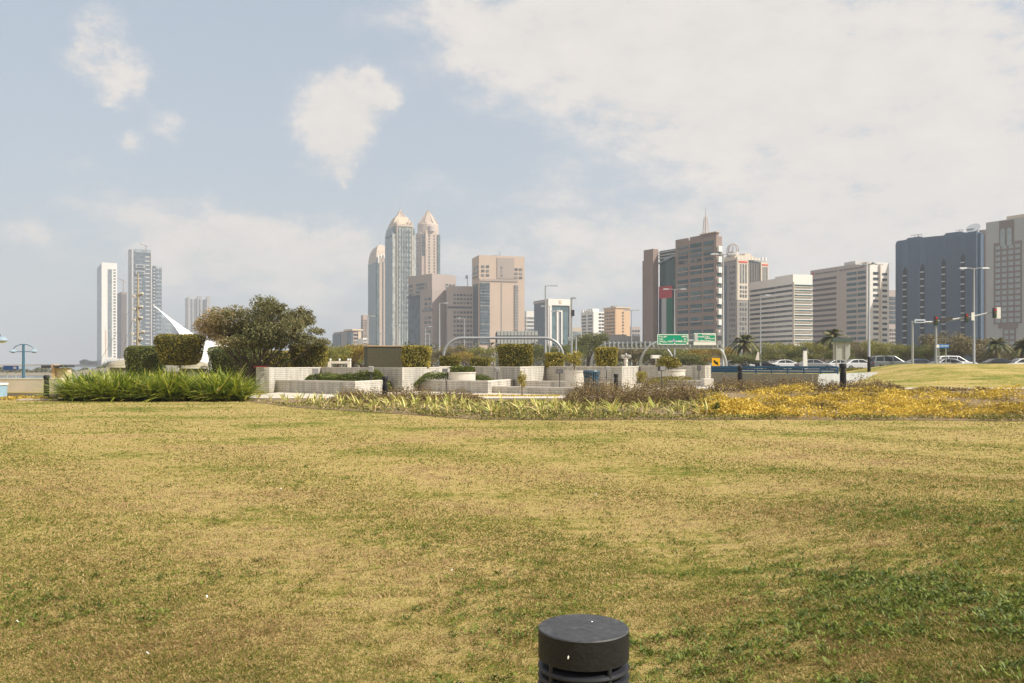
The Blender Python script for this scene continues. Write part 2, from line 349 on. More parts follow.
# ------------------------------------------------------------------ turf blades (nobody could count them)
_G = {}
def vnoise(x, y, s, seed):
    if seed not in _G: _G[seed] = np.random.default_rng(seed).random((64, 64))
    g = _G[seed]; x = x * s; y = y * s
    xi = np.floor(x).astype(int); yi = np.floor(y).astype(int); fx = x - xi; fy = y - yi; fx = fx * fx * (3 - 2 * fx); fy = fy * fy * (3 - 2 * fy)
    a = g[xi % 64, yi % 64]; b = g[(xi + 1) % 64, yi % 64]; c = g[xi % 64, (yi + 1) % 64]; d = g[(xi + 1) % 64, (yi + 1) % 64]
    return (a * (1 - fx) + b * fx) * (1 - fy) + (c * (1 - fx) + d * fx) * fy
def blades(name, n, pys, wmin, hgt, m, wide=False):
    py = rng.uniform(*pys, n); d = EZ * F / (py - HY) * rng.uniform(.97, 1.03, n); x = rng.uniform(-620, 620, n) / F * (d + .8) if not wide else np.where(rng.random(n) < .5, -1, 1) * (620 / F * (d + .8) + rng.random(n) ** 1.5 * 9)
    ok = (d < yfront(x) + np.abs(rng.normal(0, .35, n)) - .05)
    # thin, bare spots
    bare = vnoise(x, d, 1.1, 5) * .6 + vnoise(x, d, 3.3, 6) * .4; ok &= (bare > .25) | (rng.random(n) < .55)
    x, d = x[ok], d[ok]; n = len(x); z = H(x, d)
    w = np.maximum(wmin, d * .00072) * rng.uniform(.6, 1.4, n); h = (hgt + d * .0006) * rng.uniform(.5, 1.5, n) * (.35 + 1.5 * vnoise(x, d, 9, 91) * vnoise(x, d, 21, 92) * 1.7)
    az = rng.uniform(0, 2 * np.pi, n); fl = rng.uniform(0, 2 * np.pi, n); tilt = np.abs(rng.normal(1.22, .3, n)).clip(0, 1.52)
    dx, dy = np.cos(az) * w, np.sin(az) * w; tx, ty = np.cos(fl) * np.sin(tilt) * h, np.sin(fl) * np.sin(tilt) * h; tz = np.cos(tilt) * h + .004
    lean = 6.28 * vnoise(x, d, 1.3, 93); tx = tx + np.cos(lean) * h * .3; ty = ty + np.sin(lean) * h * .3; P = np.stack([x, d, z], 1); A = P + np.stack([-dx, -dy, 0 * x - .002], 1); B = P + np.stack([dx, dy, 0 * x - .002], 1); T = P + np.stack([tx, ty, tz], 1)
    V = np.stack([A, B, T], 1).reshape(-1, 3)
    return tag(npmesh(name, V, np.arange(3 * n).reshape(n, 3), m, rng.random(n)), kind='stuff')
g = blades('grass', 1000000, (386, 770), .0017, .013, BL); tag(g, 'short dry yellowed grass blades covering the lawn in the foreground', 'grass')
g2_ = blades('grass', 420000, (390, 900), .003, .013, BL, True); tag(g2_, 'dry lawn grass beyond both edges of the view', 'grass'); g2_['label'] = 'dry yellowed grass of the lawn towards the far left and right sides'
# broad-leaved weeds, mostly near right
WEED = leaf_mat('weed_leaf', [(0, (.04, .065, .01)), (.5, (.10, .145, .018)), (1, (.24, .28, .045))], .55, .25)
def weeds():
    C = []; n = 0
    while n < 5200:
        py = random.uniform(440, 745); d = EZ * F / (py - HY); px = random.uniform(-100, 1130); x = X(px, d)
        dens = float(vnoise(np.array([x]), np.array([d]), .9, 9)[0]) * .6 + float(vnoise(np.array([x]), np.array([d]), 2.7, 19)[0]) * .4
        right = min(1, max(0, (px - 560) / 400)) * min(1, max(0, (py - 480) / 130))
        if py < 520: right *= .6
        if random.random() > max(0, (dens - .55)) * 1.2 * .25 + right * max(0, dens - .22) * .8: continue
        n += 1; C.append((x, d, Hs(x, d)))
    V = []; rn = []
    for (x, y, z) in C:
        k = random.randint(5, 11); s = random.uniform(.008, .024); r0 = random.random() * .8
        for j in range(k):
            a = random.uniform(0, 6.283); l = s * random.uniform(.8, 1.8); wd = l * random.uniform(.12, .22); up = random.uniform(.15, .9)
            c, sn = math.cos(a), math.sin(a); ox, oy = x + random.uniform(-.03, .03), y + random.uniform(-.03, .03)
            V += [(ox, oy, z + .006), (ox + c * l * .55 - sn * wd, oy + sn * l * .55 + c * wd, z + .012 + l * up * .7), (ox + c * l, oy + sn * l, z + .01 + l * up), (ox + c * l * .55 + sn * wd, oy + sn * l * .55 - c * wd, z + .012 + l * up * .7)]
            rn.append(min(1, r0 + random.uniform(0, .3)))
    V = np.array(V); return npmesh('lawn_weeds', V, np.arange(len(V)).reshape(-1, 4), WEED, rn)
tag(weeds(), 'small bright green broad leaved weeds growing through the dry lawn', 'weeds', kind='stuff')
litter = mat('paper_scrap', (.8, .8, .78), .8, .05)
for i, (px, py) in enumerate([(147, 664), (17, 627), (596, 496), (281, 494), (207, 603), (452, 577), (880, 405)]):
    d = D0(py); x = X(px, d); z = Hs(x, d)
    m_ = MB(); s = .008 + .0007 * d
    pts = [(-s, -s * .4, .035), (s * .3, -s * .5, .045), (s, s * .2, .036), (s * .2, s * .5, .05), (-s * .6, s * .3, .04)]
    m_.add([(0, 0, .05)] + pts, [(0, j + 1, (j + 1) % 5 + 1) for j in range(5)] )
    o = m_.build('paper_scrap', litter); o.location = (x, d, z); o.rotation_euler = (0, 0, random.uniform(0, 6))
    tag(o, 'tiny crumpled white scrap of litter lying on the dry lawn', 'litter', 'white scraps scattered on the lawn')

# ------------------------------------------------------------------ the near bollard light
blk = mat('black_metal', (.013, .013, .014), .55, .3, 9.0, spec=.3, bump=.12, bscale=60)
def bollard_top_mat():
    m, nt, b = new_mat('dusty_black_cap'); tc = N(nt, 'ShaderNodeTexCoord')
    a = N(nt, 'ShaderNodeTexNoise', i_Scale=9.0, i_Detail=7.0, i_Roughness=.7); nt.links.new(tc.outputs['Object'], a.inputs['Vector'])
    v = N(nt, 'ShaderNodeTexNoise', i_Scale=70.0, i_Detail=3.0); nt.links.new(tc.outputs['Object'], v.inputs['Vector'])
    mu = N(nt, 'ShaderNodeMath', operation='MULTIPLY'); nt.links.new(a.outputs['Fac'], mu.inputs[0]); nt.links.new(v.outputs['Fac'], mu.inputs[1])
    r = ramp(nt, [(.15, (.028, .029, .032)), (.32, (.055, .055, .057)), (.5, (.12, .115, .105))]); nt.links.new(mu.outputs[0], r.inputs['Fac'])
    nt.links.new(r.outputs['Color'], b.inputs['Base Color']); b.inputs['Roughness'].default_value = .6; return m
capm = bollard_top_mat(); louv = mat('dark_grey_louvre', (.022, .024, .03), .45, .2, 8.0)
bd = 1.90; bx = X(583.5, bd)
t = thing('bollard_light', 'large black cylindrical bollard light with louvres and dusty flat cap, nearest the camera', 'bollard', (bx, bd, 0))
rb = 45.2 / F * bd; zt = Z(627, bd)
MB().lathe([(rb, zt - .0025), (rb - .002, zt), (.001, zt + .001)], 64).build('cap_top', capm, t, True)
MB().lathe([(rb - .012, zt - .066), (rb, zt - .064), (rb, zt - .0026)], 64).build('cap', blk, t, True)
for k in range(3):
    z0 = zt - .078 - k * .020
    MB().lathe([(rb - .02, z0 + .004), (rb - .001, z0 - .001), (rb + .0015, z0 - .007), (rb - .002, z0 - .012), (rb - .02, z0 - .009)], 64).build('louvre', louv, t, True)
MB().lathe([(rb - .028, zt - .17), (rb - .028, zt - .06)], 48).build('lamp_core', mat('lamp_core', (.03, .03, .03), .4), t, True)
for a in (-2.45, -1.05, .5, 2.1):
    m_ = MB(); m_.tube([(math.cos(a) * (rb - .004), math.sin(a) * (rb - .004), zt - .17), (math.cos(a) * (rb - .004), math.sin(a) * (rb - .004), zt - .06)], .005); m_.build('louvre_rib', louv, t)
MB().lathe([(rb, -.05), (rb, .02), (rb, zt - .165)], 64).build('post', blk, t, True)
for (a, zz, s, tp) in ((-1.98, zt - .036, .0038, 0), (.9, zt + .002, .003, 1)):
    m_ = MB()
    if tp: m_.lathe([(.0005, -.0005), (s * .8, 0), (s * .4, .0012)], 10)
    else: m_.add([(-s * .5, 0, -s), (s * .4, 0, -s * .8), (s * .6, 0, s * .6), (s * .2, 0, s * 1.3), (-s * .5, 0, s * .3), (0, -.002, 0)], [(i, (i + 1) % 5, 5) for i in range(5)])
    o = m_.build('white_chip', litter, t)
    if tp: o.location = (rb * .22, rb * .35, zt + .0012)
    else: o.location = ((rb + .001) * math.cos(a), (rb + .001) * math.sin(a), zz); o.rotation_euler = (0, 0, a + math.pi / 2)

# ------------------------------------------------------------------ far bollards
def make_bollard():
    t = thing('bollard_light', 'x', 'bollard', (0, 0, 0), 0, 'black bollards round the planting bed')
    MB().lathe([(.12, -.1), (.12, .02), (.10, .03), (.10, .72)], 20).build('post', blk, t, True)
    MB().lathe([(.085, .72), (.085, .9)], 16).build('louvre', louv, t, True)
    MB().lathe([(.105, .9), (.11, .905), (.11, 1.03), (.09, 1.07), (.02, 1.08)], 20).build('cap', blk, t, True)
    return t
b0 = None
for px, d, sc, lab in [(843, 36.0, 1.12, 'thick black bollard at the foot of the green mound beside the yellow shrubs'), (740, 40, 1.02, 'black bollard in front of the grey wall under the blue guard rail'),
                   (385, 36.5, 1.0, 'black bollard behind brown shrubs before the tiled planter left of centre'), (46.5, 38.5, 1.02, 'dark brownish bollard on a slab beside the left end of the strap leaf clump'),
                   (869, 58, .95, 'slim black bollard standing by the lamp post left of the mound'), (881, 74, .9, 'left of the two small black bollards half sunk behind the mound'), (888, 75, .9, 'right of the two small black bollards half sunk behind the mound'),
                   (616, 43.5, .98, 'black bollard standing beside the blue litter bin on the plaza')]:
    if b0 is None: o = b0 = make_bollard()
    else: o = copy_tree(b0)
    x = X(px, d); o.location = (x, d, Hs(x, d)); o['label'] = lab; o.scale = (sc * 1.15, sc * 1.15, sc)
slab = MB().box(-.9, .9, -.4, .4, 0, .05).build('paving_slab', pave, None); slab.location = (X(42, 37.7), 37.7, Hs(X(42, 37.7), 37.7) + .01); tag(slab, 'pale paving slab on the ground in front of the left bollard', 'slab')

# ------------------------------------------------------------------ strap-leaved clump and the bed's plants
def strap_leaves(bases, per, L, W, segs=5, lift=(.2, 1.15)):
    V = []; Fc = []; rn = []; fr = np.linspace(0, 1, segs)
    for (x, y, z, sc, rb_) in bases:
        for j in range(per):
            a = random.uniform(0, 6.283); el = random.uniform(*lift); l = L * sc * random.uniform(.7, 1.2); w = W * random.uniform(.7, 1.25)
            droop = random.uniform(.15, .75); c, s = math.cos(a), math.sin(a); r = min(1, max(0, rb_ + random.gauss(0, .25))); n0 = len(V)
            ox, oy = x + random.gauss(0, .05), y + random.gauss(0, .05)
            for t in fr:
                rr = l * (t * math.cos(el) + .18 * t * t); zz = l * (t * math.sin(el) - droop * t * t * .55); ww = w * (1 - t ** 2.2) * (.6 + .4 * min(1, t * 4)) + .002
                V += [(ox + c * rr - s * ww, oy + s * rr + c * ww, z + zz), (ox + c * rr + s * ww, oy + s * rr - c * ww, z + zz + .006)]
            for k in range(segs - 1):
                i = n0 + 2 * k; Fc.append((i, i + 1, i + 3, i + 2)); rn.append(r)
    return np.array(V), np.array(Fc), rn
STRAP = leaf_mat('strap_leaf', [(0, (.08, .13, .012)), (.4, (.22, .28, .025)), (.7, (.5, .5, .06)), (1, (.78, .66, .2))], .4, .28, .5)
cb = []
for i in range(330):
    px = random.uniform(66, 246); y = random.uniform(36.6, 39.2); e = min(1, (px - 50) / 22, (262 - px) / 26)
    cb.append((X(px, y), y, Hs(X(px, y), y) + .02, (.75 + .55 * max(0, e)) * random.uniform(.8, 1.05), random.uniform(.3, .52)))
V, Fc, rn = strap_leaves(cb, 21, 1.25, .042, 6, (.35, 1.35))
tag(npmesh('strap_leaf_clump', V, Fc, STRAP, rn), 'long dense clump of glossy green and yellow strap leaved plants at the left edge of the lawn', 'plants', kind='stuff')
YST = leaf_mat('young_strap_leaf', [(0, (.2, .25, .04)), (.4, (.5, .5, .1)), (.75, (.78, .68, .25)), (1, (.8, .64, .36))], .5, .25, .4)
protos = []
for k in range(6):
    V, Fc, rn = strap_leaves([(0, 0, .12, 1, .42)], 6 + k % 4, .42, .02, 5, (.45, 1.35))
    o = npmesh('young_lily_plant', V, Fc, YST, rn); st = MB().tube([(0, 0, -.05), (.02, .01, .1), (0, .02, .26)], [.028, .022, .012], 6).build('stalk', mat('pale_stalk', (.6, .45, .27), .8), o)
    tag(o, 'young strap leaved lily plant with pale stalk standing in the bare bed', 'plant', 'young lily plants in rows across the bed'); protos.append(o)
spots = []
for i in range(1400):
    px = random.uniform(255, 712); d = random.uniform(24.6, 36.5); x = X(px, d)
    if d < float(yfront(x)) + .3 or d > float(yfront(x)) + 7.5: continue
    if px > 560 and d > 29: continue
    if random.random() < .35 * (px > 600): continue
    if all((x - a) ** 2 + (d - b_) ** 2 > .40 for a, b_ in spots): spots.append((x, d))
spots = spots[:125]
for i, (x, d) in enumerate(spots):
    o = protos[i] if i < 6 else copy_tree(protos[i % 6]); o.location = (x, d, Hs(x, d) + .02); o.rotation_euler = (0, 0, random.uniform(0, 6.28)); s = random.uniform(.7, 1.25); o.scale = (s, s, s)
# low green ground growth between them
def nz(x, y, s, seed): return vnoise(np.asarray(x, float), np.asarray(y, float), s, seed)
def gather(n, draw):
    """draw(k) -> x, y, keep mask; until n points are kept"""
    X_, Y_ = [], []; c = 0
    while c < n:
        x, y, ok = draw(n); X_.append(x[ok]); Y_.append(y[ok]); c += int(ok.sum())
    return np.concatenate(X_)[:n], np.concatenate(Y_)[:n]
def mass(name, label, cat, n, draw, size, m, hf, aspect=.5, rfun=None, kind='stuff'):
    x, y = gather(n, draw); C = np.stack([x, y, H(x, y) + .02 + hf(x, y) * rng.random(n) ** .6], 1)
    V, Fc = leaves(C, size, aspect); rn = rng.random(n) if rfun is None else np.clip(rfun(C), 0, 1)
    return tag(npmesh(name, V, Fc, m, rn), label, cat, kind=kind)
def inpx(a, b_, d0, d1, edge=True, dens=None):
    def f(k):
        px = rng.uniform(a, b_, k); d = rng.uniform(d0, d1, k); x = (px - CX) / F * d; ok = np.ones(k, bool)
        if edge: ok &= d > yfront(x) + .15 + .25 * (rng.random(k) - .5)
        if dens: ok &= rng.random(k) < dens(x, d, px)
        return x, d, ok
    return f
GC = leaf_mat('ground_creeper', [(0, (.07, .10, .02)), (.5, (.21, .21, .04)), (1, (.48, .36, .15))], .7, .2)
mass('ground_creeper', 'sparse low green creeper between the young plants in the bed', 'ground cover', 9500, inpx(250, 720, 24.6, 34, True, lambda x, y, p: np.maximum(0, nz(x, y, .9, 31) - .3 + (p > 430) * .2)), .05, GC, lambda x, y: .09 + .16 * nz(x, y, 1.4, 3))
def edgeband(k):
    x = rng.uniform(-10.5, 17, k); return x, yfront(x) + np.abs(rng.normal(0, .55, k)) - .05, rng.random(k) < np.clip(vnoise(x, x * 0 + 3, .8, 33) * 1.6 - .25, .1, 1)
mass('edge_growth', 'thin straggly growth of grass along the front edge of the bed', 'ground cover', 6000, edgeband, .04, GC, lambda x, y: .05 + .1 * nz(x, y, 1.4, 3))
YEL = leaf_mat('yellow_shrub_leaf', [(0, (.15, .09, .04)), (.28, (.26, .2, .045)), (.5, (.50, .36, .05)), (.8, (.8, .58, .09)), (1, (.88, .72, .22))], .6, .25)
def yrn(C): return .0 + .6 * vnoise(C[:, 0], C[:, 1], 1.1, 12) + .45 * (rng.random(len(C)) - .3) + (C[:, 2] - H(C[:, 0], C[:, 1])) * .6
def yh(x, y):
    return .04 + .62 * nz(x, y, 1.0, 14) * nz(x, y, 2.6, 15)
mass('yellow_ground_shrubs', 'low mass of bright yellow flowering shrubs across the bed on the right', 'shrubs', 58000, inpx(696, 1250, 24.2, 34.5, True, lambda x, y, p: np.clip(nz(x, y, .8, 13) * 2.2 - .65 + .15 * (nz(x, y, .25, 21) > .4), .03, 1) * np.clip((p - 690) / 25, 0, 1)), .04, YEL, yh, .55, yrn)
# the denser heap left of them
def heap(k):
    a = rng.uniform(0, 6.283, k); r = np.sqrt(rng.random(k)); return 6.9 + 1.25 * r * np.cos(a), 26.6 + .9 * r * np.sin(a), np.ones(k, bool)
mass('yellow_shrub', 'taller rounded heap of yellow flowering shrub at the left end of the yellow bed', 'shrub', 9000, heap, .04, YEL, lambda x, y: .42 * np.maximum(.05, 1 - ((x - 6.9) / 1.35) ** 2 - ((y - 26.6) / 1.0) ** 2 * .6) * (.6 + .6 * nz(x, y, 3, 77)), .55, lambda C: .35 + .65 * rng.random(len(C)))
mass('yellow_flower_strip', 'thin strip of yellow flowers along the planter step behind the brown shrubs', 'flowers', 4000, inpx(392, 560, 41.2, 42.2, False), .035, YEL, lambda x, y: .07 + 0 * x, .5)
mass('yellow_flower_strip', 'low yellow flowers along the kerb at the far left of the lawn', 'flowers', 5000, inpx(-60, 58, 37.6, 39.3, False), .045, YEL, lambda x, y: .02 + .16 * nz(x, y, 2, 78), .5)
BR = leaf_mat('brown_shrub_leaf', [(0, (.06, .045, .022)), (.35, (.17, .12, .055)), (.7, (.29, .2, .085)), (1, (.34, .32, .09))], .75, .15)
def brown(name_label, pa, pb, d0, d1, hmax, n, seed):
    # twiggy: leaves strung on upright sprays
    m_ = n // 14; px = rng.uniform(pa, pb, m_); y = rng.uniform(d0, d1, m_); x = (px - CX) / F * y
    e = np.clip(np.minimum((px - pa) / 30 + .2, (pb - px) / 30 + .2), .1, 1); hh = hmax * e * (.35 + .9 * nz(x, y, .9, seed)) * rng.uniform(.7, 1.25, m_)
    ax, ay, r = rng.normal(0, .3, m_), rng.normal(0, .3, m_), rng.random(m_); rep = lambda v: np.repeat(v, 14); k = m_ * 14; t = rng.random(k)
    C = np.stack([rep(x) + rep(ax * hh) * t + rng.normal(0, .025, k), rep(y) + rep(ay * hh) * t + rng.normal(0, .025, k), rep(H(x, y)) + rep(hh) * t], 1)
    V, Fc = leaves(C, .032, .5); return tag(npmesh('brown_shrubs', V, Fc, BR, np.clip(.6 * rep(r) + .4 * rng.random(k) - .2 + .2 * t, 0, 1)), name_label, 'shrubs', kind='stuff')
brown('long low row of brown twiggy shrubs before the planters left of centre', 328, 485, 33.5, 37, .62, 24000, 41)
brown('tall brown twiggy shrub mass near the middle of the bed', 562, 705, 31.5, 36.5, .95, 34000, 42)
brown('loose brown shrubs in front of the wall with the blue rail', 700, 905, 35.2, 38.2, .62, 19000, 43)
brown('small brown shrubs at the near side of the footpath on the right', 905, 1000, 37, 38.4, .2, 3500, 44)
# a few dark green upright stems in the yellow heap
# ------------------------------------------------------------------ tiled planter walls
def tile_mat(name, c1, c2, mort, w=.45, h=.11):
    m, nt, b = new_mat(name); tc = N(nt, 'ShaderNodeTexCoord'); sp = N(nt, 'ShaderNodeSeparateXYZ'); nt.links.new(tc.outputs['Object'], sp.inputs[0])
    nm_ = N(nt, 'ShaderNodeVectorMath', operation='CROSS_PRODUCT'); nt.links.new(tc.outputs['Normal'], nm_.inputs[0]); nm_.inputs[1].default_value = (0, 0, 1)
    ad = N(nt, 'ShaderNodeVectorMath', operation='DOT_PRODUCT'); nt.links.new(tc.outputs['Object'], ad.inputs[0]); nt.links.new(nm_.outputs[0], ad.inputs[1])
    cb_ = N(nt, 'ShaderNodeCombineXYZ'); nt.links.new(ad.outputs['Value'], cb_.inputs['X']); nt.links.new(sp.outputs['Z'], cb_.inputs['Y'])
    br = N(nt, 'ShaderNodeTexBrick'); br.inputs['Scale'].default_value = 1; br.inputs['Brick Width'].default_value = w; br.inputs['Row Height'].default_value = h; br.inputs['Mortar Size'].default_value = .012
    br.inputs['Color1'].default_value = (*c1, 1); br.inputs['Color2'].default_value = (*c2, 1); br.inputs['Mortar'].default_value = (*mort, 1)
    nt.links.new(cb_.outputs[0], br.inputs['Vector'])
    ns = N(nt, 'ShaderNodeTexNoise', i_Scale=1.3, i_Detail=5.0); mps = N(nt, 'ShaderNodeMapping'); mps.inputs['Scale'].default_value = (2.2, 2.2, .35); nt.links.new(tc.outputs['Object'], mps.inputs['Vector']); nt.links.new(mps.outputs[0], ns.inputs['Vector'])
    mr = N(nt, 'ShaderNodeMapRange', n1=.3, n2=.65, n3=.66, n4=1.08); nt.links.new(ns.outputs['Fac'], mr.inputs['Value'])
    mx = N(nt, 'ShaderNodeMixRGB', blend_type='MULTIPLY'); mx.inputs['Fac'].default_value = 1; nt.links.new(br.outputs['Color'], mx.inputs['Color1']); nt.links.new(mr.outputs[0], mx.inputs['Color2'])
    nt.links.new(mx.outputs[0], b.inputs['Base Color']); b.inputs['Roughness'].default_value = .7
    bp = N(nt, 'ShaderNodeBump', i_Strength=.4, i_Distance=.02); nt.links.new(br.outputs['Fac'], bp.inputs['Height']); bp.invert = True; nt.links.new(bp.outputs['Normal'], b.inputs['Normal'])
    return m
TILE = tile_mat('pale_wall_tiles', (.56, .53, .46), (.50, .47, .41), (.3, .28, .25))
COPE = mat('coping_stone', (.6, .56, .49), .75, .1, 2.0)
def wallpoly(name, label, pts, top, th=.3, base=None, cope=True, m=TILE, cat='wall', group=None):
    """wall along pts [(px, d)...]; top given as world height"""
    P = [Vector((X(p, d), d, 0)) for p, d in pts]; z0 = min(Hs(p.x, p.y) for p in P) - .1
    t = thing(name, label, cat, (P[0].x, P[0].y, z0), 0, group); o0 = P[0]
    nrm = []
    for i in range(len(P)):
        a = (P[i] - P[i - 1]).normalized() if i else None; b = (P[i + 1] - P[i]).normalized() if i < len(P) - 1 else None
        d = (a or b) if not (a and b) else (a + b).normalized(); n = Vector((-d.y, d.x, 0)); k = 1 / max(.45, n.dot(Vector((-(b or a).y, (b or a).x, 0)))); nrm.append(n * k)
    def strip(off, th_, za, zb):
        m_ = MB(); n = len(P); vs = []
        for z in (za, zb):
            for p, q in zip(P, nrm): vs.append((p.x - o0.x - q.x * off, p.y - o0.y - q.y * off, z))
            for p, q in zip(P, nrm): vs.append((p.x - o0.x + q.x * th_, p.y - o0.y + q.y * th_, z))
        fs = []
        for i in range(n - 1):
            a, b2, c, d = i, i + 1, n + i + 1, n + i
            fs += [(a, d, c, b2), (2*n + a, 2*n + b2, 2*n + c, 2*n + d), (a, b2, 2*n + b2, 2*n + a), (c, d, 2*n + d, 2*n + c)]
        fs += [(0, 2*n, 3*n, n), (n - 1, 2*n - 1, 4*n - 1, 3*n - 1)]
        return m_.add(vs, fs)
    h = top - z0
    strip(0, th, 0, h - (.06 if cope else 0)).build('wall_face', m, t)
    if cope: strip(.02, th + .02, h - .06, h).build('coping', COPE, t)
    return t
zt_ = Z(367.5, 48)
wallpoly('planter_wall', 'high back planter wall with pale lit left section, left of the dark stone block', [(269, 47), (321, 54), (402, 47), (439, 54.5)], zt_ , group=None)
wallpoly('planter_wall', 'low front planter wall with dark green shrubs above, left of centre', [(269, 48.3), (355, 43.2), (401, 49.5)], Z(381, 44))
wallpoly('planter_wall', 'low grey planter step running from the black bollard to a bright end right of centre', [(404, 51), (488, 45.5), (516, 51.5)], Z(380.3, 47))
wallpoly('planter_wall', 'lowest grey step at the edge of the plaza in the middle', [(488, 46.5), (580, 43.0)], .40)
wallpoly('planter_wall', 'low grey planter step behind the blue bin', [(525, 50.6), (606, 46.6)], .62)
wallpoly('planter_wall', 'middle back wall with a bright lit end below the big square hedge', [(439, 54.5), (474, 58), (520, 50), (545, 57)], Z(366.5, 52))
wallpoly('planter_wall', 'long grey back wall behind the blue bin with pale lit corner', [(545, 57), (622, 50), (639, 55.5)], Z(366.3, 52))
wallpoly('planter_wall', 'grey back wall ending at the blue guard rail', [(639, 55.5), (705, 50), (711, 51.5)], Z(365.6, 51))
wallpoly('planter_wall', 'low grey kerb wall below the round planter beside the blue rail', [(652, 46.6), (703, 44.6)], Z(380, 45) )
pl = MB().box(-.24, .24, -.4, .4, 0, .86).build('stone_pier', COPE, None, bevel=.02); pl.location = (X(707, 43.5), 43.5, 0); tag(pl, 'short pale block pier at the left end of the wall under the blue rail', 'pier')
wallpoly('low_wall', 'plain grey concrete wall below the blue guard rail', [(711, 49.6), (817, 45.5)], Z(373.5, 46.5), m=mat('grey_concrete', (.27, .255, .23), .9, .12, 1.2), cope=False)
wallpoly('low_wall', 'pale whitish low wall to the right of the grey one under the blue rail', [(817.5, 45.5), (905, 62)], Z(374, 46.5), m=mat('white_concrete', (.40, .415, .42), .85, .08, 1.2), cope=False)
wallpoly('low_wall', 'small grey wall with a red top edge by the foot of the wide tree', [(256, 52), (271, 52)], Z(367, 52), m=TILE, cope=False)
o = MB().box(-.35, .5, -.16, .16, 0, .06).build('red_kerb', mat('red_paint', (.45, .05, .04), .6)); o.location = (X(259, 52), 52.15, Z(367, 52)); tag(o, 'thin red strip lying on the little wall behind the strap leaf clump', 'kerb')
wallpoly('promenade_wall', 'long pale sandy promenade wall at the far left', [(-260, 50), (62, 49)], Z(378, 50), m=mat('sand_render', (.52, .46, .37), .9, .08, .8), cope=True)
wallpoly('kerb_wall', 'dark brown low kerb wall in front of the sandy promenade wall', [(-200, 41.5), (52, 41.2)], .2, m=mat('brown_render', (.2, .16, .13), .9, .1, 1), cope=False)
# round planters
for px, d, w, ya, yb, lab in [(462, 48.5, 27, 372, 378, 'low round planter with a dark shrub on it, left of the big square hedge'), (577, 46.8, 24, 370.5, 378, 'round pale planter in front of the grey wall, left of the blue bin'), (672, 47, 26, 369.5, 377, 'round pale planter holding the bushy shrub beside the blue rail')]:
    r = w / 2 / F * d; x = X(px, d); t = thing('round_planter', lab, 'planter', (x, d, 0)); zz = Z(ya, d)
    MB().lathe([(r, 0), (r, zz - .07), (r * .9, zz - .07)], 40).build('planter_ring', COPE, t, True); MB().lathe([(r + .03, zz - .07), (r + .03, zz), (r - .12, zz), (r - .12, zz - .1)], 40).build('rim', COPE, t, True)
    MB().lathe([(r - .1, zz - .12), (r - .12, zz - .05)], 30).build('planter_soil', soil, t)
# ------------------------------------------------------------------ clipped hedges
HED = leaf_mat('hedge_leaf', [(0, (.06, .065, .012)), (.5, (.19, .175, .028)), (1, (.46, .35, .06))], .55, .2, .4)
HEDY = leaf_mat('yellowish_hedge_leaf', [(0, (.1, .095, .02)), (.5, (.31, .27, .045)), (1, (.62, .49, .1))], .55, .2, .4)
HEDD = leaf_mat('dark_hedge_leaf', [(0, (.045, .06, .012)), (.5, (.11, .14, .02)), (1, (.24, .25, .045))], .55, .15, .4)
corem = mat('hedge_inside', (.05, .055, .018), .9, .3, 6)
barkm = mat('grey_brown_bark', (.2, .15, .11), .95, .3, 8, bump=.6)
def hedge(label, p0, p1, y0, y1, d, m, taper=.8, n=6500, depth=None, trunk=False, size=.05, group='clipped block hedges', p=6.0, name='clipped_hedge', cat='hedge'):
    w = (p1 - p0) / F * d; h = (y1 - y0) / F * d; x = X((p0 + p1) / 2, d); zb = Z(y1, d); dp = depth or w * .7
    z0 = Hs(x, d); t = thing(name, label, cat, (x, d, z0), 0, group); cz = zb + h / 2 - z0
    def shape(D):
        nrm = (np.abs(D) ** p).sum(1) ** (1 / p); Q = D / nrm[:, None]
        tp = 1 - (1 - taper) * (1 - Q[:, 2]) / 2; return np.stack([Q[:, 0] * w / 2 * tp, Q[:, 1] * dp / 2 * tp, Q[:, 2] * h / 2], 1)
    D = rng.uniform(-1, 1, (n, 3)); D[np.arange(n), rng.integers(0, 3, n)] = rng.choice([-1, 1], n)
    lump = 1 + .035 * np.sin(D[:, 0] * 5 + x) * np.sin(D[:, 2] * 4 + d) + rng.normal(0, .025, n)
    C = shape(D) * lump[:, None] + [0, 0, cz]; V, Fc = leaves(C, size, .6)
    rn = np.clip(rng.normal(.5, .26, n) + .15 * np.sin(C[:, 0] * 6) * np.sin(C[:, 2] * 7), 0, 1)
    npmesh('foliage', V, Fc, m, rn, t)
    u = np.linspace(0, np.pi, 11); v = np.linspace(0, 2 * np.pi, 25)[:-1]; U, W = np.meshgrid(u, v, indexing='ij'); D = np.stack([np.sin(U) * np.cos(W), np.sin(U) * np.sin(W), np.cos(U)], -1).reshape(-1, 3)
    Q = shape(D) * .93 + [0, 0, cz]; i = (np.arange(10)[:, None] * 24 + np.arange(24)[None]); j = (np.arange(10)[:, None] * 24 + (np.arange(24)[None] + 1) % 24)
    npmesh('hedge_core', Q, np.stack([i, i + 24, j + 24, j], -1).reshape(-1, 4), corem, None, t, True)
    m_ = MB(); m_.tube([(0, 0, -.2), (.02, 0, cz)], [.07, .05], 8); m_.build('trunk', barkm, t, True); return t
hedge('long dark green block hedge low behind the strap leaf clump, farthest left', 128, 163, 346.5, 376, 56, HEDD, .93, 6500)
hedge('olive block hedge raised on one short trunk in front of the white tent', 157, 203, 335, 364.5, 54, HED, .72, 9500)
hedge('dark shaded block hedge under the crown of the wide spreading tree', 211, 262, 347, 377, 60, HEDD, .88, 9000)
hedge('low reddish green block hedge between the wide tree and the rounded hedge', 264, 294, 351, 370, 59, HED, .9, 5000)
